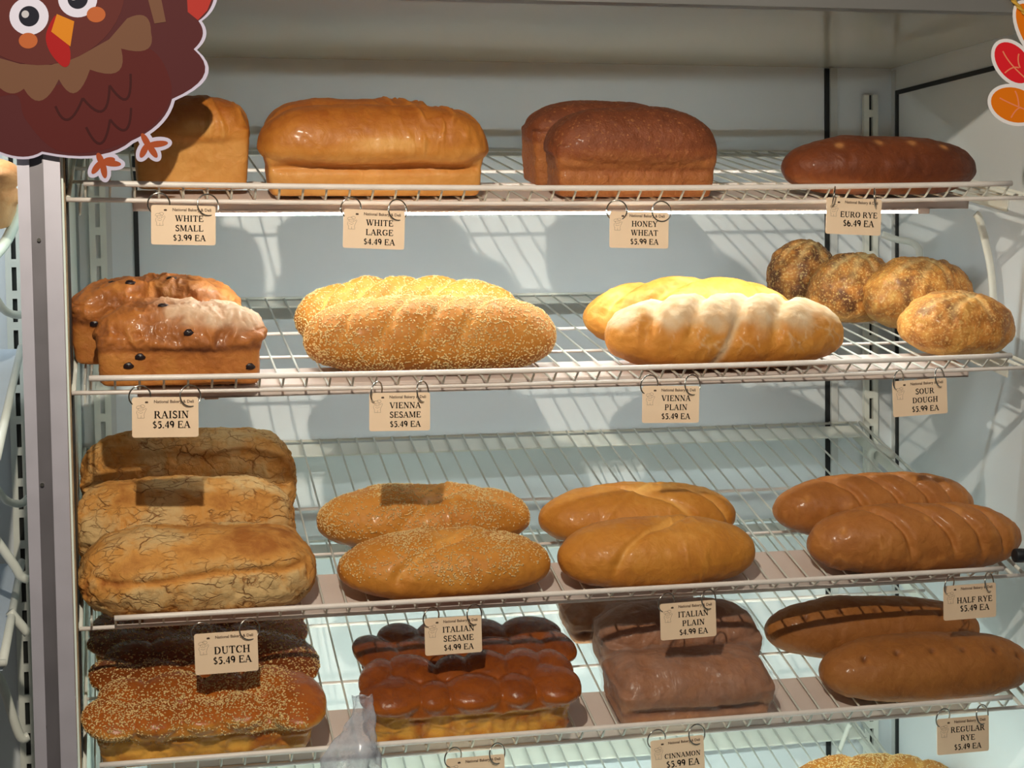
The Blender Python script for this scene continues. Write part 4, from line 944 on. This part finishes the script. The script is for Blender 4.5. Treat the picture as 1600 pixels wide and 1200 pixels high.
def ell(cx, cy, rx, ry, ang=0, n=32, a0=0, a1=360):
    c, s = math.cos(math.radians(ang)), math.sin(math.radians(ang)); o = []
    for i in range(n):
        a = math.radians(a0+(a1-a0)*i/n); x, y = rx*math.cos(a), ry*math.sin(a); o.append((cx+x*c-y*s, cy+x*s+y*c))
    return o
def bez(P, n=7):
    out = []
    for i in range(len(P)):
        a_, b_, c_, d_ = [np.array(P[(i+j) % len(P)], float) for j in (-1, 0, 1, 2)]
        for j in range(n):
            t = j/n; out.append(tuple(.5*((2*b_)+(-a_+c_)*t+(2*a_-5*b_+4*c_-d_)*t*t+(-a_+3*b_-3*c_+d_)*t**3)))
    return out
def strokepoly(pts, w_):
    P = [np.array(p, float) for p in pts]; A, B = [], []
    for i, p in enumerate(P):
        d = P[min(i+1, len(P)-1)]-P[max(i-1, 0)]; d /= np.linalg.norm(d); n_ = np.array([-d[1], d[0]])*w_/2
        A.append(tuple(p+n_)); B.append(tuple(p-n_))
    return A+B[::-1]
def arc3(a, b, c, n=10):      # smooth curve through three points
    a, b, c = map(lambda q: np.array(q, float), (a, b, c)); m_ = 2*b-(a+c)/2
    return [tuple((1-t)**2*a+2*t*(1-t)*m_+t*t*c) for t in np.linspace(0, 1, n)]
S4 = lambda L_: [(x/3.75, y/3.75) for x, y in L_]
def chain(*arcs):
    o = []
    for a in arcs: o += arc3(*a)
    return o
tk = empty('turkey_sticker', tuple(at(120, 120, YG))); tag(tk, 'round brown cartoon turkey sticker on the glass at the top left', 'sticker')
out = chain(S4([(1258, -30), (1225, 60), (1162, 122)]), S4([(1162, 122), (1188, 205), (1135, 288)]), S4([(1135, 288), (1195, 440), (1008, 580)]), S4([(1008, 580), (930, 720), (770, 825)]),
            S4([(770, 825), (560, 910), (246, 888)]), S4([(246, 888), (120, 918), (-40, 872)]))
edge = [(-60, 225), (-60, -40)]
poly_part('sticker_backing', [(x+(4 if i < 60 else 0)*0+(x-100)*.018+1.5, y+(y-100)*.018+1.5) for i, (x, y) in enumerate(out)]+[(-62, 240), (-62, -42), (345, -42)], SM['white'], 0, tk)
poly_part('tail_and_wings', out+edge+[(1258/3.75, -40)], SM['brown'], 1, tk)
poly_part('breast', bez(S4([(0, 380), (180, 500), (430, 470), (700, 270), (900, 300), (1000, 480), (980, 620), (850, 770), (600, 880), (330, 880), (150, 700), (100, 560), (-60, 560)])), SM['maroon'], 2, tk)
poly_part('red_feather', S4([(1095, -30), (1250, -30), (1215, 60), (1160, 118), (1100, 70)]), SM['feather_red'], 2, tk)
poly_part('collar', chain(S4([(-40, 470), (50, 545), (140, 520)]), S4([(140, 520), (240, 590), (345, 465)]), S4([(345, 465), (440, 545), (527, 408)]), S4([(527, 408), (690, 420), (710, 285)]), S4([(710, 285), (860, 290), (885, 190)]), S4([(885, 190), (850, 95), (745, 108)]))+S4([(640, 230), (480, 320), (300, 380), (120, 375), (-40, 330)]), SM['collar'], 3, tk)
poly_part('head', ell(255/3.75, -45/3.75, 480/3.75, 424/3.75, -12, 48), SM['head'], 4, tk)
poly_part('stem_patch', S4([(860, -30), (940, -30), (972, 128), (905, 138)]), SM['collar'], 5, tk)
poly_part('wattle', bez(S4([(325, 90), (270, 200), (290, 300), (365, 388), (408, 370), (405, 270), (340, 180)])), SM['red'], 5, tk)
poly_part('beak', S4([(333, 82), (435, 125), (412, 272), (300, 185)]), SM['beak'], 6, tk)
for cx, cy, gx in ((170, 95, 148), (455, -8, 430)):
    poly_part('eye_white', ell(cx/3.75, cy/3.75, 115/3.75, 110/3.75), SM['eyew'], 5, tk)
    poly_part('pupil', ell((cx)/3.75, cy/3.75, 60/3.75, 60/3.75), SM['eye'], 6, tk)
    poly_part('glint', ell(gx/3.75, (cy-12)/3.75, 22/3.75, 22/3.75), SM['glint'], 7, tk)
for cx, cy in ((165, 238), (563, 85)): poly_part('cheek', ell(cx/3.75, cy/3.75, 55/3.75, 46/3.75), SM['cheek'], 5 if cx < 200 else 5.4, tk)
for tri in (((325, 622), (400, 700), (485, 575)), ((485, 575), (600, 650), (642, 500)), ((642, 500), (740, 580), (765, 432)), ((505, 745), (590, 840), (645, 700)), ((645, 700), (735, 760), (768, 632))):
    poly_part('feather_mark', S4(strokepoly(arc3(*tri, 12), 14)), SM['line'], 3.5, tk)
def foot(segs):
    for a, b in segs:
        a = np.array(a, float); b = np.array(b, float); d = (b-a)/np.linalg.norm(b-a); ang = math.degrees(math.atan2(d[1], d[0])); c = (a+b)/2; l = np.linalg.norm(b-a)/2
        poly_part('foot_border', S4(ell(c[0], c[1], l+34, 42, ang, 24)), SM['white'], -1, tk)
    for a, b in segs:
        a = np.array(a, float); b = np.array(b, float); d = (b-a)/np.linalg.norm(b-a); ang = math.degrees(math.atan2(d[1], d[0])); c = (a+b)/2; l = np.linalg.norm(b-a)/2
        poly_part('toe', S4(ell(c[0], c[1], l+10, 19, ang, 20)), SM['foot'], .5, tk)
foot((((575, 905), (600, 960)), ((590, 950), (545, 1010)), ((600, 950), (615, 1035)), ((600, 950), (700, 962)), ((610, 945), (665, 935))))
foot((((835, 790), (875, 860)), ((860, 850), (828, 915)), ((870, 850), (915, 915)), ((870, 850), (975, 838))))
lf = empty('leaf_sticker', tuple(at(1600, 110, YG))); tag(lf, 'red and orange leaf sticker with white edges on the glass at the top right', 'sticker')
for (cx, cy, rx, ry, ang, m_) in ((1583, 98, 24, 37, -38, 'lred'), (1585, 164, 38, 27, 18, 'lorange'), (1618, 52, 22, 52, -28, 'lorange')):
    poly_part('leaf_border', ell(cx, cy, rx+5, ry+5, ang), SM['bwhite'], 0, lf)
    poly_part('leaf_blade', ell(cx, cy, rx-.5, ry-.5, ang), SM[m_], 1, lf)
for a, b, c in (((1567, 80), (1580, 100), (1602, 122)), ((1570, 114), (1582, 106), (1592, 106)), ((1592, 84), (1591, 95), (1594, 106)), ((1562, 153), (1580, 162), (1604, 172)), ((1580, 184), (1588, 172), (1596, 168)), ((1586, 142), (1590, 152), (1592, 166))):
    poly_part('leaf_vein', strokepoly(arc3(a, b, c, 8), 2.0), SM['lvein'], 2, lf)
rp = MB()
pr = [Vector(at(u, v, YG-.004)) for u, v in arc3((1572, -14), (1588, 6), (1606, 26), 14)]
for ph in (0, PI):
    pts = [p+Vector((.0015*math.cos(i*1.1+ph), .0015*math.sin(i*1.1+ph), 0)) for i, p in enumerate(pr)]; rp.tube(pts, .0019, 6)
o = rp.build('gold_cord', SM['gold'], None, True); tag(o, 'twisted gold cord hanging at the top right corner', 'cord')

# ------------------------------------------------------------------ plastic bag at the bottom
V, F = [], []; nz_, nt = 26, 30
cl_ = [(566, 1088), (566, 1110), (562, 1140), (553, 1175), (545, 1215), (540, 1260)]
wl_ = [13, 15, 22, 36, 48, 58]
for i in range(nz_):
    t = i/(nz_-1)*(len(cl_)-1); a = min(int(t), len(cl_)-2); f = t-a
    u = cl_[a][0]*(1-f)+cl_[a+1][0]*f; v = cl_[a][1]*(1-f)+cl_[a+1][1]*f; w_ = (wl_[a]*(1-f)+wl_[a+1]*f)/1285
    c = at(u, v, -.088)
    for j in range(nt):
        th = 2*PI*j/nt; k_ = 1+.22*math.sin(3*th+i*.35)+.12*math.sin(7*th-i*.5)+.06*random.random()
        V.append((c[0]+w_*k_*math.cos(th), c[1]+w_*.45*k_*math.sin(th), c[2]+.002*math.sin(5*th+i)))
for i in range(nz_-1):
    for j in range(nt): F.append((i*nt+j, i*nt+(j+1) % nt, (i+1)*nt+(j+1) % nt, (i+1)*nt+j))
F.append(tuple(range(nt))); F.append(tuple((nz_-1)*nt+k for k in range(nt))[::-1])
o = link('plastic_bag', mesh_from('plastic_bag', V, F, True), M['bag']); tag(o, 'milky translucent plastic bag tip standing at the bottom edge, left of the egg tag', 'bag')

# ------------------------------------------------------------------ neighbouring case, a sliver at the left edge
standard('shelf_standard', at(28, 600, YB)[0], bk, ZF, 1.80)
for zpx, lab in ((395, 'white curved shelf arm in the left case, beside the peach loaf'), (690, 'white curved shelf arm in the left case at mid height'),):
    q = [at(-40, zpx-10, .2), at(-8, zpx+30, .25), at(12, zpx+45, .33), at(30, zpx+48, .42), at(44, zpx+35, .5)] if zpx > 600 or True else None
    q = [at(-30, zpx+70-40, .2), at(-6, zpx+72, .25), at(10, zpx+92, .3), at(32, zpx+97, .4), at(44, zpx+88, .5)]
    arm(curve(q), .3, .0055, lab)
for (pts, lab) in ((((-30, 810), (20, 880), (32, 900), (44, 905)), 'white bent shelf arm in the left case, lower one'), (((-20, 1035), (3, 1068), (30, 1148), (44, 1150)), 'white bent shelf arm at the bottom of the left case'), (((15, 955), (44, 990)), 'short straight white strut in the left case')):
    arm(curve([at(u, v, .22+.004*i) for i, (u, v) in enumerate(pts)]), .2, .0062, lab)
def left_shelf(a, b, c, d, lab):
    # a..d: px corners of a sloping shelf side (front top, rear top) at given depths
    E_ = empty('metal_shelf', tuple(at(*a, .02))); tag(E_, lab, 'shelf', 'shelves of the left case')
    P0, P1 = Vector(at(*a, .02)), Vector(at(*b, .50))
    s = MB(); d_ = P1-P0
    V_ = []
    for p in (P0, P1):
        for x_, z_ in ((-.45, 0), (0, 0), (0, -.006), (-.45, -.006)): V_.append(p+Vector((x_, 0, z_)))
    s.add([v-P0 for v in V_], [(0, 1, 2, 3), (4, 7, 6, 5), (0, 4, 5, 1), (1, 5, 6, 2), (2, 6, 7, 3), (3, 7, 4, 0)]); s.build('shelf_plate', M['case_blue'], E_)
    s = MB().tube([Vector((0, 0, .002)), d_+Vector((0, 0, .002))], .0055, 8); s.build('side_rail', M['enamel_c'], E_, True)
    MB().tube([Vector((-.45, -.004, .004)), Vector((.004, -.004, .004))], .0045, 8).build('front_rail', M['enamel_c'], E_, True)
    return E_
left_shelf((-6, 720), (33, 545), 0, 0, 'grey white sloping shelf in the left case, just under its mid height arm')
left_shelf((4, 1040), (34, 880), 0, 0, 'grey white sloping shelf in the left case near the bottom')
# tray and braided loaf at the far left edge
tr_ = MB().tube(curve([at(-30, 420, .12), at(4, 385, .14), at(24, 345, .2), at(34, 300, .3), at(36, 262, .4)], 8), .007, 10)
o = tr_.build('glass_tray_rim', M['mint'], None, True); tag(o, 'pale green curved tray rim beside the peach coloured bread', 'tray')
p = dict(L=.30, W=.13, H=.085, hb=.4, seed=4, rows=BR_C)
P, D, nr, nv = solve(f_lumps(p), .30, .13, .085, 120, 100, .042); P = smooth_grid(P, nr, nv, 2); n_ = normals(P, nr, nv)
cc = .5+.3*fbm(P, 20, 3, 3)-.3*sst(.5, .2, P[:, 2]/.085)
o = link('braided_loaf', loaf_mesh('braided_loaf', P+n_*(.001*fbm(P, 30, 3, 2))[:, None], nr, nv, {'crust': cc, 'dust': cc*0}), M['braid_side'])
c = at(24, 318, .14); o.location = (c[0]-.145, .19, c[2]-.028); o.rotation_euler = (.1, 0, -.06); tag(o, 'peach coloured braided loaf cut off by the left edge', 'bread')
